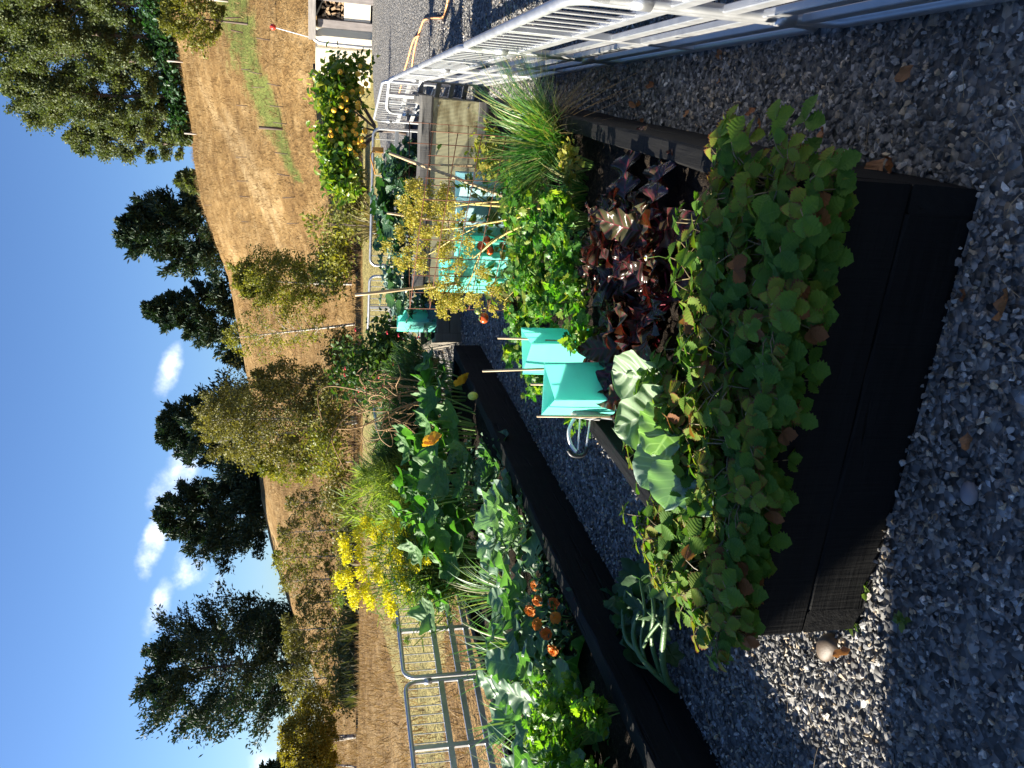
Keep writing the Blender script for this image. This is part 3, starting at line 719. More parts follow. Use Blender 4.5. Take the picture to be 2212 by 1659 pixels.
M_DILL = leafmat('dry_dill_head', [(.38, .36, .07), (.50, .44, .09), (.44, .33, .07), (.28, .32, .06)], .7, .4, (1.3, 1.3, .6))
M_STALK = plain('yellow_stalk', (.48, .38, .11), .5, nz=14)
M_GSTALK = plain('green_stalk', (.14, .24, .05), .5, nz=14)
M_RSTALK = plain('beet_stalk', (.22, .02, .04), .4, nz=14)
M_SSTALK = plain('strawberry_stalk', (.16, .12, .05), .5, nz=14)
M_PALE = plain('pale_rib', (.30, .40, .24), .5, nz=14)
M_BAMB = plain('bamboo_cane', (.42, .31, .17), .5, nz=6, stretch=(1, 1, .3))

# ---- strawberries
M_WHITE = plain('white_petal', (.8, .8, .76), .6, var=.05); M_YEL = plain('yellow_centre', (.7, .45, .03), .6)
def straw_mesh(seed, over=None, size=1.):
    mb = MB(); n = 18
    for k in range(n):
        az = 2.4 * k + jit(0, .4) if over is None else jit(over, 1.15)
        el = .45 + .75 * random.random() if over is None else jit(.35, .35)
        rr, hh = (.05 + .10 * random.random()), .07 + .09 * random.random()
        if over is not None: rr, hh = .03 + .09 * random.random(), .04 + .10 * random.random() - (.06 * random.random())
        d = np.array([math.cos(az), math.sin(az), 0])
        tip = d * rr + np.array([0, 0, hh])
        mb.add(*tube(curve3((0, 0, 0), tip, (0, 0, .03), 5), [.0022, .002, .002, .0018, .0016], 4, False), None, 1)
        tiltn = np.array([0, 0, 1.]) + d * jit(.25, .25) + rng.normal(size=3) * .18
        L = size * (.040 + .022 * random.random()); rn = random.random()
        for q in (-1, 0, 1):
            a2 = az + q * 1.4
            place(mb, [T_STR[k % 3]], [[math.cos(a2), math.sin(a2), jit(-.18, .2)]], [tiltn], [tip], np.array([L * (1. if q == 0 else .92)]), rn)
    return mb
SG = 'strawberry plants covering the front of the bed'
SPR = {'in': [straw_mesh(k) for k in range(5)], 'f': [straw_mesh(k, -PI / 2) for k in range(4)], 'l': [straw_mesh(k, PI) for k in range(2)]}
SME = {}
SLAB = {'in': 'low strawberry plant in the thick mat at the near end of the bed', 'f': 'strawberry plant hanging over the black front sleeper of the near bed', 'l': 'strawberry plant trailing over the left corner of the near black bed'}
def strawberry(x, y, key, z=.335, sc=1.):
    k = random.randrange(len(SPR[key])); kk = (key, k)
    if kk not in SME: o = SPR[key][k].build('strawberry_plant', [M_STR, M_SSTALK]); SME[kk] = o
    else: o = SME[kk].copy(); COL.objects.link(o)
    p = B(y, -x, z); o.location = p; o.rotation_euler = (0, 0, -AN + (random.random() * 6.28 if key == 'in' else jit(0, .3))); o.scale = (sc, sc, sc)
    tag(o, SLAB[key], 'strawberry plant', SG); return o
for r_ in range(5):
    for c_ in range(10):
        x = -1.22 + c_ * .128 + jit(0, .04); y = .14 + r_ * .118 + jit(0, .035)
        if (r_ == 4 and x > -.8) or (r_ == 4 and x < -1.1): continue
        strawberry(x, y, 'in', .335, .95 + .25 * random.random())
for c_ in range(13): strawberry(-1.25 + c_ * .099 + jit(0, .03), .06 + jit(0, .02), 'f', .39, 1 + .2 * random.random())
for y in (.1, .2, .34, .46, .58): strawberry(-1.24, y, 'l', .39, 1.05)
def flower5(loc, label, rz=0.):
    g = thing('strawberry_flower', label, 'flower', loc, rz); mb = MB()
    for k in range(5): a = k * 2 * PI / 5; place(mb, [leaf(4, 2, wRound, .1, .1)], [[math.cos(a), math.sin(a), .15]], [[0, 0, 1]], [[0, 0, 0]], .011)
    mb.build('petals', M_WHITE, g); V, F, L_ = blob(1); m = MB(); m.add(V * .0045 + [0, 0, .003], F); m.build('centre', M_YEL, g)
    m = MB(); m.add(*tube([(0, 0, 0), (.01, .01, -.05), (.0, .03, -.12)], .001, 4)); m.build('stalk', M_GSTALK, g)
flower5(W(691, 237, 2.42), 'single white strawberry flower among the dark leaves of the mat'); flower5(W(646, 258, 2.60), 'single white strawberry flower held up in front of the beetroot leaves')

# ---- generic rosette of big leaves on stalks
def rosette(name, label, cat, loc, n, tpls, mat, smat, L, rise, el, stalk, rz=0., group=None, droopn=.35, az0=None, azr=PI, sc=1., stalk_r=.007, spread=.02, gold=2.4, head=None):
    g = thing(name, label, cat, loc, rz, group); mb = MB(); ms = MB()
    for k in range(n):
        az = (gold * k + jit(0, .35)) if az0 is None else az0 + azr * (2 * (k + .5) / n - 1) + jit(0, .2)
        f = k / max(1, n - 1)
        e = el[0] + (el[1] - el[0]) * f + jit(0, .12)
        st = stalk * (.7 + .6 * random.random()) * (1 - .35 * f)
        d = rdir(az, e); b = np.array([math.cos(az), math.sin(az), 0]) * spread + [0, 0, rise * f]
        tip = b + d * st
        ms.add(*tube(curve3(b, tip, (0, 0, st * .06), 5), np.linspace(stalk_r * 1.3, stalk_r, 5), 6, False))
        lean = rdir(az, e - droopn * random.random())
        nn = -rdir(az, e + PI / 2 + .0) * -1 + rng.normal(size=3) * .16
        place(mb, tpls, [lean], [nn], [tip - lean * L * .04], L * (.75 + .45 * random.random()) * (1 - .25 * f))
        # midrib
    mb.build('leaves', mat, g); ms.build('stalks', smat, g)
    if sc != 1: g.scale = (sc, sc, sc)
    return g
# ---- beetroot
BG = 'beetroot plants in the near bed'
for (u, v_, n, L, lab) in ((1.08, .34, 12, .25, 'beetroot with dark bent leaves nearest the right sleeper of the near bed'), (1.24, .58, 14, .28, 'largest beetroot with glossy purple crinkled leaves standing upright'),
     (1.15, .80, 12, .26, 'beetroot with shiny brown leaves catching the sun beside the parsley'), (.96, .56, 11, .23, 'beetroot with red stalks showing just behind the strawberry mat'), (1.42, .42, 10, .26, 'beetroot with one upright wine red leaf at the back of its row'), (1.0, .95, 8, .2, 'small dark beetroot between the cabbage and the brown beet leaves')):
    rosette('beetroot_plant', lab, 'beetroot', B(u, v_, .33), n, T_BEET, M_BEET, M_RSTALK, L, .03, (.35, 1.35), .09, group=BG, droopn=.6, stalk_r=.0045)
# ---- near cabbages
def cabbage(label, u, v_, mat, n, L, z=.33, az0=None, azr=PI, el=(.15, 1.1), group='cabbages', stalk=.05):
    return rosette('cabbage_plant', label, 'cabbage', B(u, v_, z), n, T_CAB, mat, M_PALE, L, .05, el, stalk, group=group, az0=az0, azr=azr, droopn=.25, stalk_r=.009)
def cabbage_at(label, base, leaves):
    g = thing('cabbage_plant', label, 'cabbage', tuple(base), 0, 'cabbages in the near bed'); b0 = np.array(base); ms = MB()
    for k, (b, tip, nn, w, mt) in enumerate(leaves):
        b = W(*b) - b0; tip = W(*tip) - b0; d = tip - b; L = float(np.linalg.norm(d)); mb = MB(); inst(mb, T_CAB[k % 4], frames([d], [nn]), [b], np.array([[L * w, L, L]]), np.array([random.random()])); mb.build('leaf', mt, g)
        ms.add(*tube(curve3((0, 0, 0), b + d * .06, (0, 0, .02), 5), [.012, .011, .010, .009, .008], 6, False))
    ms.build('stalks', M_PALE, g); return g
cabbage_at('big veined light green cabbage spread in front of the near turquoise guard', B(.86, .95, .34), [((672, 384, 2.62), (608, 374, 2.80), (-.5, -.6, .6), 1.05, M_CAB), ((678, 402, 2.6), (616, 432, 2.62), (-.55, -.75, .45), 1.15, M_CAB), ((668, 396, 2.66), (620, 396, 2.86), (-.3, -.5, .8), .9, M_CAB), ((684, 410, 2.55), (652, 452, 2.45), (-.2, -.7, .8), .9, M_CAB)])
cabbage_at('pale blue green cabbage leaning out over the left edge of the near bed', B(.70, 1.14, .34), [((676, 446, 2.5), (640, 486, 2.52), (-.4, -.5, .8), 1.0, M_CABB), ((684, 462, 2.45), (664, 506, 2.38), (-.5, -.6, .7), .95, M_CABB), ((694, 468, 2.4), (706, 514, 2.28), (-.1, -.6, .8), .9, M_CABB), ((672, 440, 2.52), (650, 462, 2.62), (-.3, -.3, .9), .9, M_CABB)])
# ---- parsley and celery clumps in the near bed
def herb(name, label, cat, loc, n, h, spread, mat, leafS, group=None, k_=13, yellow=0.):
    g = thing(name, label, cat, loc, random.random() * 6, group); mb = MB(); ms = MB()
    for k in range(n):
        az = random.random() * 6.28; rr = spread * math.sqrt(random.random()); hh = h * (.55 + .5 * random.random())
        tip = np.array([math.cos(az) * rr, math.sin(az) * rr, hh]); b = tip * [.15, .15, 0]
        c = curve3(b, tip, (0, 0, .05), 6); ms.add(*tube(c, np.linspace(.0035, .0015, 6), 4, False))
        m = k_; P = []; D = []
        for q in range(m):
            a2 = random.random() * 6.28; e2 = jit(.1, .7); t_ = c[-1 - (q % 3)]
            P.append(t_ + rng.normal(size=3) * leafS * .35); D.append(rdir(a2, e2))
        N = np.array([0, 0, 1.]) + rng.normal(size=(m, 3)) * .55
        place(mb, PARS, D, N, P, leafS * (.6 + .6 * rng.random(m)))
    mb.build('leaves', mat, g); ms.build('stalks', M_GSTALK, g); return g
HG = 'parsley and celery clumps in the near bed'
for (u, v_, n, h, s, lab) in ((1.62, .62, 34, .28, .19, 'bushy bright green parsley just behind the largest beetroot'), (1.42, .84, 12, .24, .12, 'parsley clump leaning against the second turquoise guard'), (2.0, .85, 30, .30, .2, 'parsley clump behind the second turquoise guard'),
        (2.0, .45, 36, .27, .2, 'parsley clump below the foot of the yellow dill stalks'), (2.35, .7, 28, .28, .2, 'parsley clump under the wire mesh'), (1.9, 1.16, 22, .26, .13, 'celery hanging over the left edge beside the second guard'), (2.35, 1.15, 22, .25, .15, 'celery at the left edge of the near bed below the ripe tomato'), (1.45, 1.19, 8, .18, .07, 'small parsley sprig between the two front turquoise guards'), (2.75, .45, 24, .26, .2, 'parsley clump at the back of the bed near the chives')):
    herb('parsley_plant', lab, 'parsley', B(u, v_, .33), n, h, s, M_PAR, .046, HG)
herb('celery_plant', 'yellowing lime green celery behind the chive clump', 'celery', B(3.25, .28, .33), 24, .34, .17, M_LIME, .042, HG)
herb('celery_plant', 'yellow leaved celery between the chives and the right sleeper', 'celery', B(2.05, .2, .33), 14, .16, .13, M_LIME, .03, HG)
# chives clump flopping over the right sleeper
g = thing('chive_clump', 'big shaggy clump of grassy chives flopping over the right sleeper', 'chives', B(2.62, .16, .33), -AN)
mb = MB(); blades(mb, 560, .15, .60, .0040, .95, .40); mb.build('blades', M_CHIVE, g)
mb = MB(); n = 110
blades(mb, n, .06, .42, .004, 1.4, .9); V = mb.V[0]; V[:, 0] = np.abs(V[:, 0]) * .9 + .06; V[:, 2] = np.minimum(V[:, 2], .12) - np.clip(V[:, 0] - .12, 0, 1) * .9; mb.V[0] = V; mb.build('dry_blades', leafmat('dry_chive', [(.10, .14, .04), (.26, .17, .07), (.32, .2, .08)], .6, .3, (1.2, 1.2, .7)), g)
for (u, v_, lab) in ((2.15, .33, 'small tuft of bright grassy leaves in front of the big chive clump'), (3.0, .42, 'upright grassy tuft between chives and wire mesh')):
    g = thing('grass_tuft', lab, 'grass tuft', B(u, v_, .33)); mb = MB(); blades(mb, 120, .09, .3, .0035, .7, .35); mb.build('blades', M_CHIVE, g)

# ---- turquoise triangular plant guards with their stakes
t = NT('turquoise_fluted_plastic'); sx = t.n('ShaderNodeSeparateXYZ'); t.l(t.obj(), sx.inputs[0])
flu = t.math('SINE', t.math('MULTIPLY', t.math('ADD', sx.outputs[0], t.math('MULTIPLY', sx.outputs[1], 1.)), 2 * PI / .006)); 
c = t.mix(t.noise(t.obj((1, 1, 4)), 5., 3), (.24, .68, .60), (.29, .76, .68))
c = t.mix(t.math('MULTIPLY', t.math('SUBTRACT', t.noise(t.obj(), 9., 5, .7), .56), 3., clamp=True), c, (.20, .42, .34))
GUARDM = t.pbr(c, .4, 0, .45, t.bump(flu, .15, .001), .55, (.50, 1., .92))
t = NT('frosted_pale_plastic'); PALEG = t.pbr((.42, .58, .60), .4, 0, .45, None, .5, (.5, .75, .78))
def guard(label, loc, rz, side, h, mat=None, stakes=(), flap=0.):
    g = thing('plant_guard', label, 'plant guard', loc, rz, 'triangular plastic plant guards'); mb = MB()
    R = side / math.sqrt(3); P = [np.array([R * math.cos(a), R * math.sin(a)]) for a in (-PI / 2 + PI / 3, PI / 2, -PI / 2 - PI / 3)]
    th = .004
    for k in range(3):
        a, b = P[k], P[(k + 1) % 3]; d = nrm(b - a); nn = np.array([d[1], -d[0]])
        a2 = a - d * (.0 if k else .0); b2 = b + d * (flap if k == 2 else 0)
        q = []
        for z in np.linspace(0, h, 5):
            for p in (a2, a2 + (b2 - a2) * .5, b2): q.append([*(p + nn * .003 * math.sin(z * 9 + k)), z])
        for z in np.linspace(0, h, 5):
            for p in (a2, a2 + (b2 - a2) * .5, b2): q.append([*(p - nn * th + nn * .003 * math.sin(z * 9 + k)), z])
        V = np.array(q); gf = grid_faces(4, 2)
        F = [gf, gf[:, ::-1] + 15, np.array([[12, 13, 28, 27], [13, 14, 29, 28], [1, 0, 15, 16], [2, 1, 16, 17]])] + [np.array([[0 + i * 3, 3 + i * 3, 18 + i * 3, 15 + i * 3] for i in range(4)]), np.array([[5 + i * 3, 2 + i * 3, 17 + i * 3, 20 + i * 3] for i in range(4)])]
        mb.add(V, F)
    mb.build('sleeve', mat or GUARDM, g, False)
    for (x, y, z1, lx, ly) in stakes:
        m = MB(); c = np.array([[x, y, -.08], [x + lx * .5 + .003, y + ly * .5, z1 * .5], [x + lx, y + ly, z1]]); m.add(*tube(c, [.006, .0055, .005], 7)); m.build('bamboo_stake', M_BAMB, g)
    return g
R1 = lambda a: R_(a)
guard('nearest turquoise guard, standing behind the big cabbage leaf', B(1.22, 1.02, .33), R1(168), .225, .36, None, ((-.02, -.09, .41, .0, .02), (.085, .05, .41, .0, .0), (.1, -.055, .3, 0, 0)))
guard('turquoise guard half hidden by parsley, with two tall canes', B(1.66, .98, .33), R1(188), .215, .35, None, ((.075, -.01, .55, .03, .02), (-.05, -.02, .47, .0, 0), (-.02, .09, .28, 0, 0)))
for (px, py, Y, side, h, z0, rz, m_, lab) in ((474, 322, 9.55, .26, .44, .24, 172, None, 'turquoise guard at the front corner of the far timber bed'), (474, 262, 9.7, .26, .46, .24, 200, None, 'turquoise guard in the far bed behind the seeding dill'),
    (482, 276, 5.9, .24, .40, None, 175, None, 'turquoise guard standing low behind the wire mesh, left of the tomato'), (535, 264, 5.3, .28, .36, None, 185, None, 'wide turquoise guard behind the mesh below the clustered tomatoes'), (505, 240, 5.6, .26, .33, None, 165, None, 'turquoise guard behind the mesh, near the bent dill stalk'),
    (500, 192, 5.75, .30, .30, None, 180, 'p', 'frosted bluish guard in front of the cream planter'), (512, 214, 5.45, .28, .34, None, 190, 'p', 'pale frosted guard behind the dill stems')):
    p = W(px, py, Y); z = p[2] if z0 is None else z0
    guard(lab, (p[0], p[1], .33 if z0 is None else z), R1(rz), side, h, PALEG if m_ else None, ((side * .3, .0, h + .08, 0, 0),))
# ---- rusty wire mesh, canes, tomato, dill
t = NT('rusty_wire'); c = t.mix(t.noise(t.obj(), 60., 3), (.085, .032, .018), (.17, .075, .042)); RUST = t.pbr(c, .8, .2, .3)
wm = thing('wire_mesh', 'rusty square wire mesh folded into a corner to hold up the tomato', 'wire mesh', (0, 0, 0))
def wirepanel(a, b, z0, z1, nh, nv):
    m = MB(); a = np.array(a); b = np.array(b)
    for k in range(nh): z = z0 + (z1 - z0) * k / (nh - 1); m.add(*tube([(*a, z), (*((a + b) / 2), z + .004), (*b, z)], .0028, 5))
    for k in range(nv + 1): p = a + (b - a) * k / nv; m.add(*tube([(*p, z0 - .05), (*(p + [.002, .004]), (z0 + z1) / 2), (*p, z1 + .012)], .0028, 5))
    return m.build('mesh_panel', RUST, wm)
wm.location = (.5, 5.5, 0)
wirepanel((0, 0), (1.24, .02), .33, .99, 6, 9); wirepanel((0, -.008), (.84, -1.12), .33, .99, 6, 9)
def cane(label, a, b, r=.008):
    a, b = np.array(a), np.array(b); g = thing('bamboo_cane', label, 'cane', tuple(a), 0, 'bamboo canes')
    m = MB(); n = 12; c = np.linspace(0, 1, n)[:, None] * (b - a); rad = r * (1 + .25 * (np.arange(n) % 3 == 0)); m.add(*tube(c + [[.0, .0, 0]], rad, 7)); m.build('stem', M_BAMB, g)
cane('long bamboo cane leaning across the mesh from the chives to the upper right', W(533, 207, 4.85), W(389.6, 153, 5.35), .010); cane('tall bamboo cane tied to the left corner of the mesh', W(505, 278, 5.42), W(355, 295, 5.38), .010)
cane('short upright bamboo cane tied to the top of the mesh behind the dill', W(470, 224, 5.52), W(387, 213, 5.52), .008); cane('thin bamboo cane standing in front of the cream sheet', W(520, 166, 5.3), W(441, 165, 5.3), .006)
TIE = plain('white_twine', (.7, .68, .62), .8)
for px, py, Y, lab in ((407, 276 + 0, 5.46, 'white twine tied round the left cane at the mesh top'), (408, 182, 5.42, 'white twine tied round the leaning cane')):
    p = W(px, py + 14 if py == 276 else py, Y); m = MB(); a = np.linspace(0, 4 * PI, 26); m.add(*tube(np.stack([.014 * np.cos(a), .014 * np.sin(a), .012 * np.sin(a * .7)], -1), .0025, 5)); tag(m.build('twine_tie', TIE, None, True, p), lab, 'twine')
tm = thing('tomato_plant', 'straggly tomato plant climbing the rusty mesh with ripening fruit', 'tomato', B(3.35, .9, .33)); tb = np.array(B(3.35, .9, .33)); mb = MB(); ms = MB()
for (px, py, Y, n) in ((540, 300, 4.9, 26), (520, 305, 5.1, 30), (500, 300, 5.3, 22), (530, 270, 4.9, 24), (480, 290, 5.3, 14), (500, 200, 5.3, 16), (470, 188, 5.4, 14), (450, 172, 5.4, 10), (505, 160, 5.2, 14), (540, 235, 4.7, 26), (520, 220, 4.8, 20), (470, 232, 5.3, 16), (495, 260, 5.2, 18)):
    p = W(px, py, Y) - tb; b = np.array([p[0] * .4, p[1] * .4, .0]); c = curve3(b, p, (.04, 0, .08), 7); ms.add(*tube(c, np.linspace(.006, .002, 7), 5, False))
    P = c[rng.integers(2, 7, n)] + rng.normal(size=(n, 3)) * .055; place(mb, T_SM, rdir(rng.random(n) * 6.28, rng.normal(size=n) * .5 - .35), np.array([0, 0, 1]) + rng.normal(size=(n, 3)) * .5, P, .045 + .05 * rng.random(n))
mb.build('leaves', M_TOM, tm); ms.build('stems', M_GSTALK, tm)
TR = plain('ripe_tomato_skin', (.62, .10, .02), .22, var=.15, nz=5); TG = plain('green_tomato_skin', (.30, .36, .10), .3); TO = plain('orange_tomato_skin', (.70, .26, .04), .25)
for (px, py, Y, r, mat, lb) in ((484, 318, 4.95, .034, TR, 'ripe orange red tomato'), (481, 246, 5.15, .030, TR, 'ripe red tomato'), (487, 240, 5.12, .026, TR, 'ripe red tomato'), (490, 251, 5.14, .028, TR, 'ripe red tomato'), (509, 283, 5.2, .03, TG, 'green tomato'), (515, 279, 5.05, .028, TO, 'half ripe tomato'), (536, 287, 4.8, .024, TO, 'half ripe tomato'), (478, 311, 5.0, .022, TG, 'green tomato')):
    V, F, L_ = blob(3); V = V.copy(); V[:, 2] *= .84; V *= 1 + .03 * np.cos(5 * np.arctan2(V[:, 1], V[:, 0]))[:, None]
    m = MB(); m.add(V * r, F); o = m.build('tomato_fruit', mat, tm, True, W(px, py, Y) - tb); o['label'] = lb
    m = MB(); place(m, T_SM, rdir(np.arange(5) * 1.256, np.full(5, .1)), [[0, 0, 1.]], np.tile([0, 0, r * .82], (5, 1)), r * .8); m.build('calyx', M_GSTALK, o)
dl = thing('dill_plant', 'yellow gone to seed dill sprawling over the top of the rusty mesh', 'dill', tuple(W(590, 213, 3.95))); db = W(590, 213, 3.95); mb = MB(); ms = MB()
def umbel(mb, p, R, n, mat_r=None):
    n = int(n); d = rdir(rng.random(n) * 6.28, .25 + rng.random(n) * 1.1); e = p + d * R * (.7 + .3 * rng.random((n, 1)))
    for k in range(n): mb2 = None
    V = np.stack([np.tile(p, (n, 1)), e + [.0012, 0, 0], e - [.0012, 0, 0]], 1).reshape(-1, 3); mb.add(V, np.arange(3 * n).reshape(-1, 3))
    m = n * 7; P = np.repeat(e, 7, 0) + rng.normal(size=(m, 3)) * R * .16; place(mb, T_SM[:1], rdir(rng.random(m) * 6.28, rng.normal(size=m)), rng.normal(size=(m, 3)), P, R * .24 * (.7 + .6 * rng.random(m)))
heads = [(410, 205, 5.35), (415, 186, 5.3), (425, 196, 5.2), (432, 182, 5.3), (438, 210, 5.1), (420, 222, 5.3), (430, 236, 5.3), (412, 236, 5.35), (445, 228, 5.2), (452, 246, 5.3), (440, 262, 5.3), (428, 258, 5.35), (415, 262, 5.35), (450, 278, 5.3), (440, 292, 5.35), (460, 290, 5.3), (455, 304, 5.3), (445, 315, 5.35), (470, 262, 5.2), (480, 300, 5.2), (462, 210, 5.0), (455, 192, 5.1), (475, 240, 5.0), (400, 256, 5.4), (420, 246, 5.3), (436, 246, 5.2), (424, 210, 5.2), (448, 206, 5.2), (465, 305, 5.3), (502, 300, 5.1), (490, 280, 5.0), (433, 222, 5.25), (409, 219, 5.3)]
for (px, py, Y) in heads:
    for q in range(3): umbel(mb, W(px + random.gauss(0, 6), py + random.gauss(0, 6), Y + random.gauss(0, .08)) - db, .062, 15)
for (path, r) in (([(590, 213, 3.95), (540, 208, 4.4), (480, 205, 4.9), (430, 200, 5.2)], .010), ([(588, 216, 3.95), (545, 217, 4.4), (500, 235, 4.9), (470, 262, 5.2), (440, 270, 5.3)], .009), ([(590, 210, 3.95), (550, 205, 4.35), (500, 200, 4.7), (440, 208, 5.1)], .008), ([(592, 214, 3.97), (540, 213, 4.4), (480, 225, 4.9), (420, 232, 5.3)], .008),
     ([(500, 235, 4.9), (480, 250, 5.1), (468, 290, 5.3), (450, 300, 5.3)], .006), ([(430, 200, 5.2), (420, 190, 5.25), (415, 210, 5.2)], .005), ([(470, 262, 5.2), (455, 285, 5.3), (440, 300, 5.3)], .005), ([(480, 225, 4.9), (450, 240, 5.1), (430, 255, 5.3), (410, 258, 5.35)], .005), ([(505, 262, 5.0), (520, 285, 4.95), (505, 300, 5.05)], .004), ([(484, 318, 4.95), (489, 300, 5.05), (500, 290, 5.1)], .004)):
    P = smooth([W(*q) - db for q in path], 2); ms.add(*tube(P, np.linspace(r, r * .45, len(P)), 6))
mb.build('seed_heads', M_DILL, dl); ms.build('stalks', M_STALK, dl)
# irrigation fitting by the near guard
iv = thing('sprinkler_fitting', 'white and grey sprinkler fitting with thin curved pipes beside the near guard', 'sprinkler', tuple(W(585, 415, 3.25))); ib = W(585, 415, 3.25)
GREYP = plain('grey_plastic', (.30, .29, .27), .5); BLKP = plain('black_plastic', (.02, .02, .022), .45)
def ip(px, py, dy=0.): return W(px, py, 3.25 + dy) - ib
m = MB(); m.add(*tube([ip(572, 413), ip(592, 415), ip(600, 417)], [.02, .022, .016], 9)); m.build('body', GREYP, iv)
m = MB(); m.add(*tube(smooth([ip(576, 416), ip(572, 422), ip(568, 432), ip(570, 444), ip(576, 452)], 2), .0075, 7)); m.build('curved_pipe', WPIPE, iv)
for a, b in (((580, 418), (578, 450)), ((590, 420), (586, 450))):
    m = MB(); m.add(*tube([ip(*a), ip(*b)], .0035, 6)); m.build('thin_rod', WPIPE, iv)
m = MB(); m.add(*tube(smooth([ip(568, 450), ip(572, 456), ip(584, 456), ip(587, 447)], 2), .009, 7)); m.build('black_handle', BLKP, iv)
m = MB(); m.add(*tube([ip(600, 416), ip(640, 420)], .012, 8)); m.build('riser', BLKP, iv)

# ================================================================== left bed
SQG = 'squash plants in the left bed'
def squash(label, loc, n, spread, h, L=.275):
    g = thing('squash_plant', label, 'squash', loc, 0, SQG); mb = MB(); ms = MB()
    for k in range(n):
        az = random.random() * 6.28; rr = spread * math.sqrt(random.random()); hh = h * (.35 + .65 * random.random())
        b = np.array([math.cos(az) * rr * .6, math.sin(az) * rr * .6, 0]); tip = np.array([math.cos(az) * rr, math.sin(az) * rr, hh])
        ms.add(*tube(curve3(b, tip, (.02, 0, .04), 5), [.010, .009, .008, .007, .006], 6, False))
        a2 = az + jit(0, .8); D = rdir(a2, jit(-.25, .35)); N = np.array([math.cos(a2) * .5, math.sin(a2) * .5, 1.]) + rng.normal(size=3) * .3 + np.array([-.35, -.35, 0])
        place(mb, T_SQ, [D], [N], [tip], L * (.7 + .5 * random.random()))
    mb.build('leaves', M_SQ, g); ms.build('stalks', M_GSTALK, g); return g
FLO = plain('squash_flower_petal', (.85, .45, .02), .5, var=.15, nz=30, transl=.25)
def bloom(g, p, r, seed):
    m = MB(); n = 5
    for k in range(n): a = k * 2 * PI / n + seed; place(m, [leaf(8, 4, wCab, .3, -.1, .08, 2, 0, 0, .03, 0, seed * 7 + k)], [rdir(a, .35)], [[0, 0, 1.]], [[0, 0, 0]], r)
    o = m.build('flower', FLO, g, True, p); o.rotation_euler = (1.0, .2, seed); return o
for (u, v_, n, s, h, lab) in ((5.55, 2.75, 13, .32, .42, 'shaded squash at the far end of the left bed beside the path'), (4.9, 2.85, 16, .34, .55, 'squash with pale scalloped leaves over the sleeper edge'), (4.7, 3.5, 20, .45, .68, 'tall squash with sunlit leaves against the fern bush'), (4.05, 3.0, 22, .36, .55, 'squash with an open orange flower in the middle of the left bed'), (5.5, 3.3, 18, .4, .6, 'squash leaves spreading below the red flowered bush'), (3.9, 3.6, 18, .35, .65, 'squash nearest to the yellow fennel')):
    g = squash(lab, B(u, v_, .21), n, s, h)
    gl = np.array(g.location)
    if 'open orange' in lab: bloom(g, W(434, 443, 6.3) - gl, .10, 1)
    if 'pale scalloped' in lab:
        bloom(g, W(464, 383, 6.8) - gl, .095, 2)
        V, F, L_ = blob(3, 0, (1, 1, 1.25)); m = MB(); m.add(V * .034, F); m.build('fruit', plain('pale_squash_skin', (.72, .72, .10), .35), g, True, W(473, 396, 6.55) - gl)
LCG = 'cabbages in the left bed'
for (u, v_, n, L, lab, mt) in ((3.72, 2.62, 9, .24, 'dark green cabbage overhanging the sleeper of the left bed', M_CAUL), (3.25, 2.72, 11, .26, 'grey green cabbage with strongly ribbed pale leaves', M_CABB), (2.88, 2.62, 9, .22, 'small cabbage with bright leaves beside the marigolds and leeks', M_CAB), (3.3, 3.05, 9, .25, 'cabbage behind the ribbed one in the left bed', M_CABB)):
    rosette('cabbage_plant', lab, 'cabbage', B(u, v_, .21), n, T_CAB, mt, M_PALE, L, .05, (.35, 1.2), .07, group=LCG, droopn=.3, stalk_r=.009)
g = thing('herb_sprig', 'small grey green leafy herb between the squash and the cabbages', 'herb', B(3.85, 2.75, .21)); mb = MB(); n = 260
P = rng.normal(size=(n, 3)) * [.13, .13, .09] + [0, 0, .16]; place(mb, T_SM, rdir(rng.random(n) * 6.28, rng.normal(size=n) * .5), np.array([0, 0, 1]) + rng.normal(size=(n, 3)) * .5, P, .02 + .02 * rng.random(n)); mb.build('leaves', M_CAUL, g)
CG = 'cauliflower plants in the left bed'
for (u, v_, n, L, lab) in ((2.45, 2.95, 12, .40, 'cauliflower with one huge oval leaf in front of the leeks'), (2.0, 3.08, 13, .36, 'cauliflower with wavy blue green leaves above the marigolds'), (1.58, 2.98, 12, .34, 'cauliflower with a thick bent stalk beside the bare soil'), (1.5, 3.4, 14, .38, 'cauliflower behind the stalky one near the fence'), (1.05, 3.2, 14, .38, 'cauliflower with frilly upright leaves near the left edge'), (2.15, 3.45, 12, .36, 'cauliflower just in front of the leek blades'), (.75, 3.45, 12, .36, 'cauliflower at the very left edge of the picture')):
    rosette('cauliflower_plant', lab, 'cauliflower', B(u, v_, .21), n, T_CAUL, M_CAUL, M_PALE, L * 1.05, .12, (.3, 1.3), .10, group=CG, droopn=.5, stalk_r=.012)
for (u, v_, lab) in ((3.05, 3.3, 'leek with tall thin blades next to the fennel'), (2.8, 3.12, 'leek with bent pointed blades in front of the fence'), (2.5, 3.45, 'leek with yellow tipped blades near the fence corner'), (2.85, 3.55, 'leek at the back of its row under the panel'), (2.2, 3.6, 'leek with dry tips left of the others'), (1.8, 3.65, 'leek behind the wavy cauliflower')):
    g = thing('leek_plant', lab, 'leek', B(u, v_, .21), 0, 'leeks in the left bed'); mb = MB(); blades(mb, 26, .05, .62, .009, .55, .22, seg=8); mb.build('blades', M_LEEK, g)
MARI = [plain('marigold_petal', (.85, .26, .015), .6, var=.25, nz=60, transl=.2), plain('deep_marigold_petal', (.78, .17, .012), .6, var=.25, nz=60, transl=.2)]
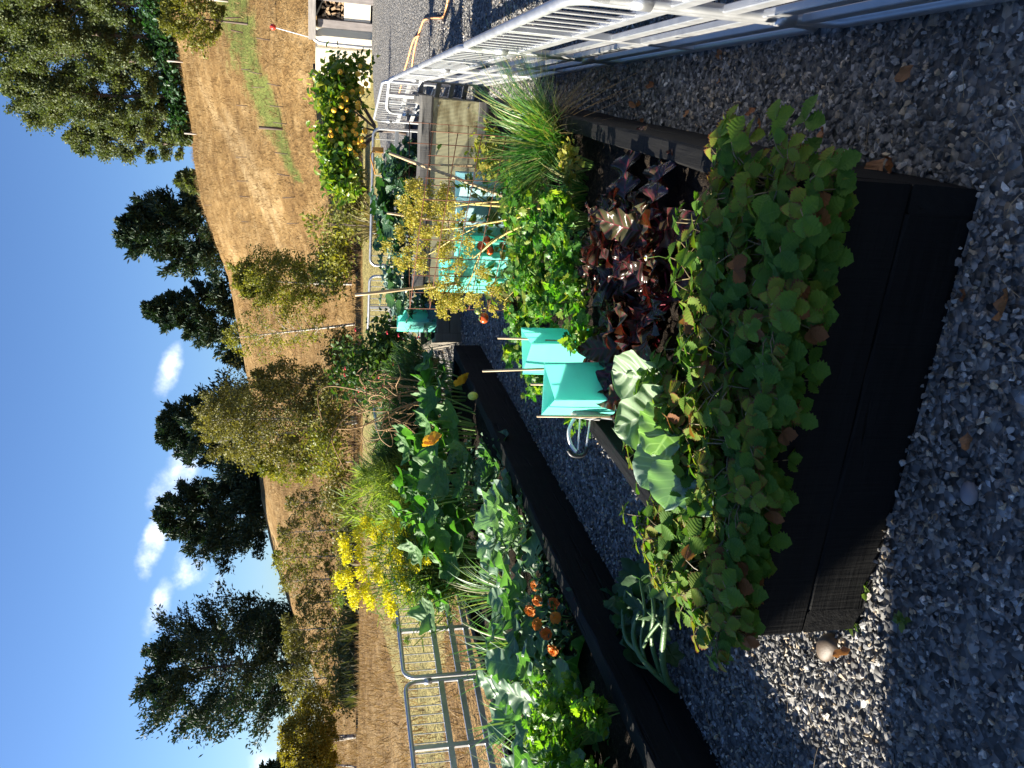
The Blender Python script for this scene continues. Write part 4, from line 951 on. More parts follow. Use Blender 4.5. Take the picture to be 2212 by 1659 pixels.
def marigold(label, loc, heads_):
    g = thing('marigold_plant', label, 'marigold', loc, 0, 'marigolds in the left bed'); mb = MB(); n = 120
    P = rng.normal(size=(n, 3)) * [.09, .09, .05] + [0, 0, .10]; place(mb, T_SM, rdir(rng.random(n) * 6.28, rng.normal(size=n) * .5), np.array([0, 0, 1]) + rng.normal(size=(n, 3)) * .5, P, .03 + .03 * rng.random(n)); mb.build('leaves', M_KALE, g)
    for k, (px, py, Y) in enumerate(heads_):
        m = MB()
        for ring, (nn, rr, el) in enumerate(((9, .035, .15), (8, .028, .55), (6, .020, .95))):
            a = np.arange(nn) * 2 * PI / nn + ring * .3; place(m, [leaf(4, 3, wRound, .2, .2, .15, 2, 0, 0, .1, 0, k)], rdir(a, np.full(nn, el)), np.tile([0, 0, 1.], (nn, 1)), np.zeros((nn, 3)), rr * (.9 + .2 * rng.random(nn)))
        p = W(px, py, Y) - np.array(loc); o = m.build('flower', MARI[k % 3 > 1], g, True, p); o.rotation_euler = (.9 + jit(0, .2), jit(0, .3), jit(0, .3)); o.location = tuple(p + np.array([0, -.05, .03]))
        m = MB(); m.add(*tube(curve3((p[0] * .3, p[1] * .3, 0), p, (0, 0, .0), 4), .003, 5)); m.build('flower_stalk', M_GSTALK, g)
l1 = B(2.2, 2.62, .21); l2 = B(1.86, 2.62, .21)
marigold('marigold with five orange flowers in the shade of the cauliflowers', l1, [(538, 583, 4.70), (540, 598, 4.60), (556, 601, 4.50), (533, 608, 4.60)]); marigold('marigold with deeper orange flowers next to the bare soil', l2, [(540, 621, 4.45), (558, 615, 4.40), (549, 631, 4.34), (556, 647, 4.22)])
for (u, v_, n, h, s, lab) in ((1.25, 2.75, 46, .36, .22, 'bright celery with yellow green leaves near the left edge'), (.78, 2.82, 40, .27, .22, 'bright celery cut off by the left edge of the photograph'), (.95, 3.0, 30, .42, .2, 'taller celery standing behind the bright one'), (1.05, 2.52, 10, .2, .08, 'small celery sprig growing beside the sleeper')):
    herb('celery_plant', lab, 'celery', B(u, v_, .21), n, h, s, M_CEL, .05, 'celery in the left bed')
# ---- fennel in flower
fn = thing('fennel_plant', 'tall fennel covered with yellow flower umbels beside the left fence', 'fennel', tuple(W(470, 575, 6.9)[:2]) + (.1,)); fb_ = np.array(fn.location)
M_FY = leafmat('fennel_flower', [(.66, .60, .02), (.82, .72, .025), (.5, .52, .04)], .6, .3, (1.2, 1.2, .5)); M_FG = leafmat('fennel_frond', [(.06, .13, .03), (.12, .19, .05), (.22, .24, .06)], .6, .4, (1.4, 1.6, .5))
ms = MB(); fr = MB()
FH = [(350, 540), (352, 556), (354, 575), (357, 592), (361, 600), (364, 535), (366, 553), (368, 572), (372, 590), (376, 602), (372, 524), (380, 535), (386, 545), (380, 560), (384, 575), (392, 585), (395, 598), (398, 610), (390, 530), (398, 540), (404, 552), (396, 560), (405, 570), (410, 582), (414, 594), (402, 526), (412, 535), (422, 545), (430, 555), (440, 545), (420, 560), (398, 625), (410, 640), (344, 600), (346, 580), (444, 540), (450, 548)]
for k, (px, py) in enumerate(FH):
    p = W(px, py, 6.9 + jit(0, .22)) - fb_; m = MB()
    umbel(m, p, .085 if k not in (31, 32, 33) else .045, 32)
    m.build('flower_umbel', M_FY if k not in (31, 32, 33) else M_FG, fn)
    ms.add(*tube(curve3((jit(0, .08), jit(0, .08), 0), p, (p[0] * -.1, 0, .12), 7), np.linspace(.008, .002, 7), 5, False))
n = 5200; k_ = rng.integers(0, len(FH), n); tt_ = rng.random(n) ** .8 * .85; tips = np.array([W(a, b, 6.9) - fb_ for a, b in FH]); P = tips[k_] * tt_[:, None] + rng.normal(size=(n, 3)) * .075; P[:, 2] = np.abs(P[:, 2])
place(fr, [leaf(1, 1, lambda u: .035 + 0 * u, 0, .2)], rdir(rng.random(n) * 6.28, rng.normal(size=n) * .6), rng.normal(size=(n, 3)), P, .06 + .08 * rng.random(n))
fr.build('fronds', M_FG, fn); ms.build('stalks', M_GSTALK, fn)
# ---- asparagus fern, twiggy vine, red flowered bush
def feather(name, label, cat, px, py, Y, R, H, n, mat, ln=.16, stems=22):
    p0 = W(px, py, Y); g = thing(name, label, cat, (p0[0], p0[1], .0)); mb = MB(); ms = MB()
    for k in range(stems):
        az = random.random() * 6.28; rr = R * math.sqrt(random.random()); tip = np.array([math.cos(az) * rr, math.sin(az) * rr, H * (.65 + .4 * random.random()) * (1 - .25 * (rr / R) ** 2)])
        c = curve3((tip[0] * .25, tip[1] * .25, 0), tip, (0, 0, .15), 9); ms.add(*tube(c, np.linspace(.006, .0015, 9), 4, False))
        m = n // stems; t_ = .2 + .8 * rng.random(m); P = np.stack([np.interp(t_, np.linspace(0, 1, 9), c[:, i]) for i in range(3)], -1)
        sp = .30 * (1.1 - t_)[:, None]; dd_ = rdir(rng.random(m) * 6.28, .35 + .4 * rng.random(m)); P = P + dd_ * sp * rng.random((m, 1))
        place(mb, [leaf(1, 1, lambda u: .03 * (1 - u) + .006, 0, .1)], nrm(dd_ + rng.normal(size=(m, 3)) * .35 + [0, 0, .25]), rng.normal(size=(m, 3)), P, ln * (.5 + .7 * rng.random(m)))
    mb.build('foliage', mat, g); ms.build('stems', M_GSTALK, g); return g
M_ASP = leafmat('asparagus_fern', [(.10, .17, .04), (.20, .27, .06), (.32, .36, .09)], .6, .45, (1.4, 1.5, .5)); M_ASPD = leafmat('dark_asparagus_fern', [(.05, .11, .04), (.09, .16, .06)], .6, .4, (1.4, 1.5, .5))
feather('asparagus_fern', 'feathery light green asparagus fern rising behind the squash', 'asparagus fern', 420, 496, 8.6, .42, 1.45, 5200, M_ASP); feather('asparagus_fern', 'darker feathery asparagus fern to the right of the light one', 'asparagus fern', 420, 448, 8.9, .48, 1.15, 4800, M_ASPD)
feather('asparagus_fern', 'low dark asparagus fern behind the tangle of tan twigs', 'asparagus fern', 430, 402, 9.1, .5, 1.0, 4600, M_ASPD)
feather('asparagus_fern', 'dark asparagus fern between the red flowered bush and the tan twigs', 'asparagus fern', 432, 372, 9.3, .4, .8, 3200, M_ASPD)
feather('asparagus_fern', 'lower wispy asparagus fern at the fennel side of the clump', 'asparagus fern', 430, 522, 8.3, .25, .95, 2200, M_ASP)
M_TWIG = plain('tan_twig', (.30, .18, .075), .7)
tw = thing('twiggy_vine', 'tangle of bare orange tan twigs in front of the dark fern', 'vine', tuple(W(420, 400, 8.3)[:2]) + (0,)); tb_ = np.array(tw.location); mb = MB()
for k in range(34):
    px, py = random.uniform(352, 412), random.uniform(370, 440); a = W(px, py, 8.2 + jit(0, .3)) - tb_; P = [a]
    for q in range(7): P.append(P[-1] + rng.normal(size=3) * .075 + [0, 0, -.03])
    mb.add(*tube(smooth(P, 2), .0045, 4, False))
for k in range(10): a = W(random.uniform(360, 400), random.uniform(375, 435), 8.2) - tb_; mb.add(*tube(curve3((jit(0, .1), 0, 0), a, (.05, 0, .1), 6), .006, 5, False))
for path in ([(375, 395), (350, 388), (325, 385), (316, 395), (322, 420)], [(380, 420), (352, 430), (335, 428), (330, 440), (345, 470)], [(372, 405), (345, 415), (330, 440), (326, 455)]):
    mb.add(*tube(smooth([W(a, b, 8.3) - tb_ for a, b in path], 2), .0055, 4, False))
mb.build('twigs', M_TWIG, tw)
def bush(name, label, cat, loc, R, H, n, mat, ls, lift=.15, tplx=None):
    g = thing(name, label, cat, loc); mb = MB(); ms = MB(); cl = []
    for k in range(26):
        d = nrm(rng.normal(size=3)); d[2] = abs(d[2]) * 1.2 - .25; c = np.array([0, 0, H * .5]) + d * np.array([R, R, H * .5]) * (.45 + .55 * random.random()); c[2] = max(c[2], lift); cl.append(c)
        ms.add(*tube(curve3((c[0] * .1, c[1] * .1, 0), c, (0, 0, .08), 6), np.linspace(.014, .003, 6), 5, False))
    cl = np.array(cl); k_ = rng.integers(0, len(cl), n); P = cl[k_] + rng.normal(size=(n, 3)) * R * .2; P[:, 2] = np.maximum(P[:, 2], .03)
    place(mb, tplx or T_SM, rdir(rng.random(n) * 6.28, rng.normal(size=n) * .5 - .2), np.array([0, 0, 1]) + rng.normal(size=(n, 3)) * .7, P, ls * (.7 + .6 * rng.random(n)), .7 * rng.random(len(cl))[k_] + .3 * rng.random(n))
    mb.build('foliage', mat, g); ms.build('stems', plain('brown_stem', (.12, .08, .05), .8), g); return g, cl
M_RB = leafmat('dark_glossy_leaf', [(.02, .055, .015), (.04, .09, .02), (.10, .15, .035)], .5, .3, (1.4, 1.6, .4), spec=.25)
g, cl = bush('flowering_bush', 'dark green bush dotted with small red flowers behind the far bed corner', 'bush', (.25, 10.9, 0), .60, 1.35, 2600, M_RB, .075)
M_RED = plain('red_petal', (.55, .03, .05), .5)
for k in range(22):
    px, py = random.uniform(340, 425), random.uniform(318, 392); m = MB(); place(m, [leaf(3, 2, wRound, .2, .3)], rdir(np.arange(5) * 1.26, np.full(5, -.4)), [[0, 0, 1.]], np.zeros((5, 3)), .030); m.build('flower', M_RED, g, True, W(px, py, 10.25 + jit(0, .15)) - np.array(g.location))
# ================================================================== far bed brassicas
KG = 'brassicas in the far timber bed'
for (px, Y, n, L, mt, h, lab) in ((172, 10.1, 22, .30, M_KALE, .45, 'dark brassica at the right end of the far bed beside the planter'), (192, 9.7, 24, .32, M_KALE, .5, 'tall dark brassica right of the seeding dill'), (212, 10.2, 24, .32, M_KALE, .55, 'tallest dark green brassica at the back of the far bed'), (226, 9.6, 22, .30, M_KALE, .45, 'dark brassica behind the upright short cane'), (244, 10.1, 20, .30, M_KALE, .5, 'dark brassica near the corner of the back panel'),
        (262, 9.7, 18, .30, M_BLUE, .42, 'blue green brassica between the two far guards'), (284, 9.9, 18, .32, M_BLUE, .45, 'blue green broccoli behind the left cane'), (303, 9.75, 16, .30, M_BLUE, .38, 'blue green broccoli with broad leaves beside the left cane'), (312, 9.6, 12, .26, M_BLUE, .3, 'small blue green broccoli drooping over the corner guard')):
    X = (384 - px) / FPX * (Y * math.cos(TH) + (CH - .6) * math.sin(TH)); rosette('brassica_plant', lab, 'brassica', (X, Y, .24), n, T_KALE, mt, M_PALE, L, h, (.2, 1.2), .12, group=KG, droopn=.7, stalk_r=.009)
# herbs in the cream planter, seedlings, pot with orange tree come with the trees below
g, cl = bush('leafy_plant', 'low dark leafy plant rising behind the weathered rail of the planter', 'plant', (2.2, 8.55, .4), .3, .5, 260, M_KALE, .11)
# ---- pulled out squash vine lying on the path
pv = thing('uprooted_vine', 'uprooted squash vine with thick hairy green stems dumped on the path', 'vine', tuple(G(650, 620))); pb = G(650, 620); mb = MB(); ms = MB()
t = NT('wilted_leaf'); M_WILT = leafmat('wilted_leaf', [(.035, .085, .03), (.06, .12, .04)], .55, .25, (1.2, 1.6, .5)); M_HST = plain('hairy_green_stem', (.075, .15, .045), .5, nz=40, bump=.4)
for path, r in (([(676, 690, .05), (668, 684, .10), (662, 660, .16), (664, 635, .20), (668, 612, .19), (663, 585, .18)], .017), ([(676, 690, .04), (660, 678, .12), (646, 664, .19), (636, 650, .21), (632, 630, .2), (640, 612, .2)], .015), ([(660, 672, .12), (650, 640, .2), (655, 610, .22), (650, 585, .2)], .012), ([(640, 655, .18), (648, 636, .22), (660, 622, .22)], .009), ([(636, 650, .2), (625, 640, .2), (622, 615, .2), (626, 590, .18)], .01), ([(646, 664, .18), (640, 640, .2), (646, 612, .22), (640, 580, .2)], .009), ([(670, 640, .14), (660, 622, .2), (648, 612, .22)], .008), ([(668, 684, .08), (655, 668, .15), (640, 668, .13), (625, 655, .16)], .008)):
    P = smooth([G(a, b, z) - pb for a, b, z in path], 2); ms.add(*tube(P, np.linspace(r, r * .6, len(P)), 7))
for k in range(40):
    px, py = random.uniform(608, 668), random.uniform(575, 660); z = .05 + .15 * random.random(); a = random.random() * 6.28
    place(mb, T_SQ, [rdir(a, jit(-.7, .6))], [[jit(0, .9), jit(-.6, .6), .7]], [G(px, py, z) - pb], .13 * (.7 + .6 * random.random()))
mb.build('wilted_leaves', M_WILT, pv); ms.build('stems', M_HST, pv)
# ---- small things lying about
V, F, L_ = blob(4); m = MB(); V2 = V * [.046, .066, .036]; V2 += .003 * np.sin(V[:, [1, 2, 0]] * 3 + 1); m.add(V2 + [0, 0, .034], F)
o = m.build('round_stone', plain('tan_river_stone', (.085, .057, .034), .6, nz=30, var=.15, bump=.15), None, True, tuple(G(836, 646, .0)))
tag(o, 'smooth tan stone lying on the gravel by the left corner of the near bed', 'stone'); o.rotation_euler.z = .9; o.scale = (.8, .85, .8)
V, F, L_ = blob(3, .03); m = MB(); m.add(V * [.03, .022, .02] + [0, 0, .02], F); o = m.build('pale_pebble', plain('blue_grey_pebble', (.17, .17, .19), .6, nz=60, var=.1), None, True, tuple(G(976, 493, .008))); tag(o, 'smooth blue grey oval pebble, larger than the crushed stones round it', 'stone')
M_DRY = leafmat('dry_brown_leaf', [(.16, .06, .025), (.30, .12, .045), (.36, .19, .09)], .65, .25, (1.2, 1.1, .7), veins=6, vk=1., vcol=(.2, .1, .05), vs=.4)
DT = [leaf(8, 4, wSmall, .5, -.25, .1, 2, 0, 0, .02, .3, s) for s in range(3)]
DLAB = 'small dry orange brown leaf fallen on the shaded grey gravel'
dm = [];
for k in range(3):
    m = MB(); place(m, [DT[k]], [[1, 0, .1]], [[0, 0, 1]], [[0, 0, 0]], 1.); dm.append(m)
DO = {}
DP = [(721, 60, .05), (719, 80, .035), (655, 84, .06), (641, 104, .05), (636, 108, .05), (644, 118, .045), (610, 83, .03), (1008, 287, .085), (787, 117, .06), (822, 127, .065), (886, 158, .09), (892, 165, .09), (880, 160, .07), (914, 65, .06), (757, 108, .05), (735, 124, .05), (968, 8, .06), (845, 622, .05), (852, 650, .06), (968, 432, .05), (962, 300, .05), (760, 128, .05), (690, 109, .04)]
for k, (px, py, s) in enumerate(DP):
    q = k % 3
    if q not in DO: o = dm[q].build('dry_leaf', M_DRY); DO[q] = o
    else: o = DO[q].copy(); COL.objects.link(o)
    o.location = tuple(G(px, py, .022)); o.rotation_euler = (jit(0, .5), jit(0, .4), random.random() * 6.28); o.scale = (s, s, s)
    tag(o, DLAB, 'dry leaf', 'dry leaves on the gravel')
mb = MB()
for k in range(150):
    P = scatter(1, (-1.6, 1.5), (1.35, 3.2), infree)
    if not len(P): continue
    a = random.random() * 6.28; l = .03 + .09 * random.random(); d = np.array([math.cos(a), math.sin(a), jit(0, .12)]) * l; p = np.array([*P[0], .022]); mb.add(*tube(curve3(p, p + d, (jit(0, .01), jit(0, .01), .006), 4), .0009, 4, False))
tag(mb.build('straw_litter', plain('dry_straw', (.34, .26, .15), .7)), 'thin dry straws and twigs littering the gravel', 'straw', kind='stuff')
M_WEED = leafmat('weed_leaf', [(.10, .18, .04), (.2, .26, .06)], .5, .4)
for k, (px, py, lab) in enumerate(((868, 585, 'tiny green weed at the foot of the near bed by the tan stone'), (857, 625, 'tiny weed sprouting at the left foot corner of the near bed'), (855, 160, 'tiny weed beside the right foot of the near bed'), (905, 620, 'thin green weed growing out of the shaded gravel'))):
    p = G(px, py, .01); m = MB(); n = 14; place(m, T_SM, rdir(rng.random(n) * 6.28, .2 + rng.random(n) * .8), np.array([0, 0, 1.]) + rng.normal(size=(n, 3)) * .3, rng.normal(size=(n, 3)) * [.006, .006, .004] + [0, 0, .01], .022 + .012 * rng.random(n)); tag(m.build('weed', M_WEED, None, True, p), lab, 'weed')

# ================================================================== trees
M_PINE = leafmat('pine_needles', [(.010, .028, .016), (.02, .046, .022), (.04, .066, .026)], .6, .12, (1.2, 1.4, .5), nz=.4)
M_GUM = leafmat('grey_green_leaf', [(.05, .075, .03), (.10, .13, .05), (.17, .19, .075)], .55, .3, (1.3, 1.4, .5), nz=.4)
M_BIR = leafmat('birch_leaf', [(.09, .12, .022), (.20, .215, .04), (.32, .29, .055)], .5, .38, (1.3, 1.3, .4), nz=.8)
M_BIRD = leafmat('dull_birch_leaf', [(.09, .10, .028), (.18, .175, .045), (.27, .24, .06)], .55, .3, (1.2, 1.2, .5), nz=.8)
M_OLIVE = leafmat('olive_birch_leaf', [(.14, .13, .02), (.26, .23, .035), (.36, .29, .05)], .5, .35, (1.2, 1.2, .4), nz=.8)
M_BARK = plain('grey_brown_bark', (.13, .095, .075), .9, nz=3, var=.4); M_PBARK = plain('dark_pine_bark', (.06, .045, .038), .9, nz=3, var=.4)
t = NT('white_birch_bark'); n1 = t.noise(t.obj((2, 2, 9)), 2., 4); M_WB = t.pbr(t.ramp(n1, [(.42, (.10, .085, .07)), (.52, (.62, .58, .52))]), .8)
LEAFQ = [leaf(2, 2, lambda u: .34 * np.sin(np.clip(u * .94 + .03, 0, 1) * PI), .25, .2)]
LEAF1 = [leaf(1, 2, lambda u: .30 + 0 * u, .35, .15)]
TUFT = [leaf(2, 2, lambda u: .21 * np.sin(np.clip(u * .9 + .05, 0, 1) * PI), .4, -.15)]
def tree(name, label, cat, base, H, prof, nb, nsub, nleaf, ls, mat, bark, r0=None, t0=.15, el=(.1, .9), curl=.1, spread=.09, lean=(0, 0), trunks=1, tpl=None, group=None, flat=0., droopy=0., fork=0., ell=1., leaf_el=.2, sub=.35):
    g = thing(name, label, cat, tuple(base), 0, group); wood_ = MB(); fo = MB(); r0 = r0 or H * .018
    per = max(1, nb // trunks)
    for T in range(trunks):
        ta = 6.28 * T / max(1, trunks) + random.random(); dx = np.array([math.cos(ta), math.sin(ta), 0]) * (H * .13 if trunks > 1 else 0)
        top = np.array([lean[0] * H, lean[1] * H, H * (1 - .12 * random.random() * (trunks > 1))]) + dx
        tc_ = curve3(dx * .12, top, rng.normal(size=3) * H * .015, 12); wood_.add(*tube(tc_, r0 * np.linspace(1, .12, 12) ** .9, 7, False))
        for k in range(per):
            f = t0 + (1 - t0) * ((k + random.random()) / per) * .99; p = np.array([np.interp(f, np.linspace(0, 1, 12), tc_[:, i_]) for i_ in range(3)])
            R = prof((f - t0) / (1 - t0)) * H * (.7 + .45 * random.random()); az = 2.399 * k + jit(0, .5); e = el[0] + (el[1] - el[0]) * f + jit(0, .15)
            q = p + rdir(az, e) * R * np.array([1, 1, ell]); c = curve3(p, q, (0, 0, -curl * R), 7); br = max(.006, r0 * .32 * (1 - f) + r0 * .05); wood_.add(*tube(c, np.linspace(br, br * .25, 7), 4, False))
            m = max(6, int(nleaf / nb)); ns = nsub; cen = []
            for s_ in range(ns):
                tt_ = .35 + .65 * (s_ + random.random()) / ns; b = np.array([np.interp(tt_, np.linspace(0, 1, 7), c[:, i_]) for i_ in range(3)])
                d = rdir(az + jit(0, 1.2), jit(.1, .6)); d[2] -= droopy; e2 = b + d * R * sub * (1.15 - .5 * tt_) * (.4 + .8 * random.random()); cen.append((b, e2))
                if R > .3: wood_.add(*tube([b, (b + e2) / 2 + [0, 0, .02 * R], e2], [br * .35, br * .25, br * .12], 3, False))
            ci = rng.integers(0, ns, m); tt_ = rng.random(m) ** .6 * 1.05; A = np.array([x[0] for x in cen])[ci]; Bq = np.array([x[1] for x in cen])[ci]
            P = A + (Bq - A) * tt_[:, None] + rng.normal(size=(m, 3)) * spread * R * [1, 1, 1 - flat]; D = nrm(nrm(Bq - A) * .6 + rng.normal(size=(m, 3)) * .6 + [0, 0, leaf_el])
            place(fo, tpl or LEAFQ, D, np.array([0, 0, .6]) + rng.normal(size=(m, 3)) * .8, P, ls * (.6 + .8 * rng.random(m)), np.clip(.55 * rng.random(ns)[ci] + .5 * rng.random(m), 0, 1))
    wood_.build('trunk', bark, g); fo.build('crown', mat, g, False); return g
pcone = lambda f: .30 * (1 - f) ** .75 + .03
pround = lambda f: .30 * np.sin((.12 + .86 * f) * PI) ** .7 + .03
ppop = lambda f: .21 * np.sin((.08 + .88 * f) * PI) ** .55 + .02
def onhill(px, py, Y):
    p = W(px, py, Y); return np.array([p[0], p[1], float(height(p[0], p[1])) - .3])
def hgt(base, px, py):
    p = W(px, py, base[1]); return p[2] - base[2]
# --- pines on the ridge: (base px, py), top px, distance, profile ...
PG = 'dark pines along the ridge'
for (bpx, py, Y, tpx, pf, nb, nl, kw, lab) in ((218, 232, 83, 125, lambda f: .50 * (1 - f) ** .55 + .05, 70, 26000, {'lean': (-.03, 0)}, 'large dark ridge pine with loose open right side, rightmost of the pines'),
        (236, 312, 92, 146, lambda f: .40 * (1 - f) ** .75 + .03, 62, 20000, {}, 'narrow spire shaped pine on the ridge'),
        (258, 428, 101, 162, lambda f: .50 * (1 - f) ** .55 + .04, 64, 22000, {}, 'broad pine partly hidden by the tallest weeping birch'),
        (272, 512, 104, 168, lambda f: .54 * (1 - f * .96) ** .5 + .02, 74, 28000, {}, 'widest rounded pine standing in front of the big cloud'),
        (312, 662, 100, 158, lambda f: .44 * np.sin((.16 + .8 * f) * PI) ** .6 + .03, 84, 32000, {}, 'tallest spreading pine left of the clouds with bare limbs showing'),
        (334, 775, 97, 262, lambda f: .50 * (1 - f * .9) ** .6, 50, 12000, {}, 'pine at the left edge of the picture above the olive birch')):
    b = onhill(bpx + 4, py, Y); tree('pine_tree', lab, 'pine tree', b, hgt(b, tpx, py), pf, nb, 9, int(nl * 1.25), .44, M_PINE, M_PBARK, None, .06, (-.05, .75), .12, .055, tpl=TUFT, group=PG, leaf_el=.35, sub=.32, **kw)
for (bpx, py, Y, tpx, lab) in ((244, 358, 96, 226, 'small dark pine just left of the narrow spire pine'), (252, 395, 97, 233, 'low dark pine clump beside the tall weeping birch'), (262, 484, 103, 222, 'small dark conifer filling the gap below the cloud'), (290, 622, 101, 240, 'thin dark conifer beside the tallest pine'), (196, 181, 76, 189, 'low rounded green shrub on the ridge right of the pines')):
    b = onhill(bpx + 3, py, Y); tree('pine_tree' if 'shrub' not in lab else 'ridge_shrub', lab, 'pine tree' if 'shrub' not in lab else 'shrub', b, max(2., hgt(b, tpx, py)), lambda f: .40 * (1 - f) ** .5 + .06, 26, 5, 2600, .42, M_PINE if 'shrub' not in lab else M_GUM, M_PBARK, None, .05, (0, .7), .1, .12, tpl=TUFT, group=PG if 'shrub' not in lab else None)
# --- tall grey green trees on the right
TG_ = 'tall grey green trees on the right of the ridge'
for (bpx, py, Y, tpx, nl, lab) in ((172, 6, 64, -60, 17000, 'tall grey green tree at the right edge of the picture'), (175, 38, 66, -45, 17000, 'tallest grey green tree with two pale trunks'), (180, 66, 67, -12, 15000, 'tall grey green tree with a pale forked trunk base'),
        (187, 95, 69, 10, 14000, 'grey green tree with a pointed top in the middle of its row'), (193, 120, 71, 30, 11000, 'grey green tree with thin dark trunk, second from the left of its row'), (199, 146, 73, 76, 9000, 'shortest grey green tree at the left end of its row'), (176, 52, 76, 25, 7000, 'grey green tree half hidden at the back of the row')):
    b = onhill(bpx, py, Y); H = hgt(b, tpx, py); tree('gum_tree', lab, 'tree', b, H, lambda f: .20 * np.sin((.10 + .84 * f) * PI) ** .5 + .02, 38, 3, int(nl * 2.1), .19, M_GUM, M_BARK, H * .014, .08, (.35, 1.15), -.05, .10, group=TG_, sub=.42)
for (px, py, Y, r, lab) in ((182, 30, 66, 1.8, 'low dark undergrowth beneath the tall grey green trees'), (176, 8, 64, 1.7, 'dark undergrowth at the right edge of the picture below the trees'), (186, 58, 67, 1.5, 'dark undergrowth between two pale tree trunks'), (190, 86, 69, 1.5, 'dark undergrowth below the pointed grey green tree'), (193, 108, 70, 1.3, 'dark undergrowth near the left end of the tree row'), (196, 130, 71, 1.3, 'low yellowish bush at the left foot of the grey green trees')):
    b = onhill(px, py, Y); bush('hill_bush', lab, 'bush', tuple(b), r, r * 1.2, 1500, M_KALE if 'dark' in lab else M_GUM, .35)
# --- small tree with stakes
b = hit(248, 24); tree('young_tree', 'small round young tree alone on the dry slope between two stakes', 'tree', b, hgt(b, 170, 24), lambda f: .40 * np.sin((.15 + .8 * f) * PI) ** .7, 34, 5, 6500, .12, leafmat('young_tree_leaf', [(.07, .08, .02), (.16, .17, .03), (.26, .24, .04)], .5, .35, (1.3, 1.3, .4), nz=.8), M_BARK, None, .30, (.0, .9), .0, .09, sub=.5)
M_STK = plain('tree_stake', (.10, .06, .04), .8)
for px, py, tp, lab in ((241, 17, (225, 18), 'stake on the uphill side of the young tree'), (243, 33, (231, 30), 'leaning stake on the lower side of the young tree')):
    a = hit(px, py); c_ = W(tp[0], tp[1], a[1]); m = MB(); m.add(*tube([(0, 0, -.1), tuple(c_ - a)], .03, 6)); tag(m.build('tree_stake', M_STK, None, True, a), lab, 'stake')
# --- birches along the foot of the slope
BG_ = 'birches along the foot of the slope'
def birch(lab, px, py, Y, tpx, wid, nl, mat, kw):
    b = W(px, py, Y); b = np.array([b[0], b[1], float(height(b[0], b[1]))]); H = hgt(b, tpx, py); pf = lambda f: wid * np.sin((.10 + .86 * f) * PI) ** .7 + .02
    return tree('birch_tree', lab, 'birch tree', b, H, pf, kw.pop('nb', 40), 5, int(nl * (2.2 if nl > 3300 else .95)), kw.pop('ls', .085), mat, M_WB, kw.pop('r0', H * .012), kw.pop('t0', .22), kw.pop('el', (.2, 1.0)), kw.pop('curl', -.05), .10, group=BG_, droopy=kw.pop('droopy', .35), sub=.5, **kw)
birch('dense olive birch with a bushy crown behind the left cane', 354, 284, 34, 240, .27, 8200, M_BIR, {'nb': 46, 'lean': (.02, 0)})
birch('slender birch with long white trunk and thin foliage', 356, 324, 34.5, 228, .20, 3000, M_BIR, {'nb': 34, 'lean': (-.13, 0), 'r0': .055})
birch('tall weeping birch with several white stems behind the red flowered bush', 350, 420, 32.5, 200, .27, 11000, M_BIRD, {'nb': 66, 'trunks': 3, 'droopy': .7, 'r0': .06})
birch('shorter birch leaning out from the right side of the tall weeping one', 350, 388, 33, 258, .24, 3600, M_BIRD, {'nb': 30, 'lean': (.08, 0)})
birch('pale green birch behind the asparagus fern', 352, 462, 33, 262, .26, 3800, M_BIR, {'nb': 34})
for (py, Y, tpx, nl, mt, w, lab) in ((500, 35, 290, 2000, M_BIRD, .24, 'small thin birch right of the fennel'), (530, 35.5, 282, 2400, M_BIRD, .26, 'sparse birch above the right end of the fennel'), (556, 36, 276, 2600, M_BIR, .26, 'sparse yellowish birch above the middle of the fennel'), (578, 36.5, 284, 2200, M_BIRD, .26, 'sparse brownish birch above the fennel'), (600, 36.5, 300, 2000, M_BIRD, .28, 'short birch above the left tip of the fennel'), (626, 36.5, 286, 3200, M_BIRD, .30, 'darker birch left of the fennel'), (648, 36.5, 288, 3000, M_BIRD, .28, 'dark olive birch below the thin conifer'), (674, 36, 283, 3200, M_BIRD, .28, 'brown green birch beneath the tallest pine')):
    birch(lab, 356, py, Y, tpx, w, nl, mt, {'nb': 30, 'r0': .045})
birch('wide yellow olive birch grove tree at the left edge', 368, 735, 34, 285, .42, 9000, M_OLIVE, {'nb': 60, 'trunks': 3, 't0': .30, 'r0': .05})
birch('yellow olive birch half cut by the left edge of the photograph', 369, 766, 33.5, 292, .40, 6000, M_OLIVE, {'nb': 44, 'trunks': 2, 't0': .30, 'r0': .05})
birch('smaller olive birch right of the wide yellow one', 364, 700, 35, 305, .34, 3200, M_OLIVE, {'nb': 34, 't0': .3, 'r0': .045})
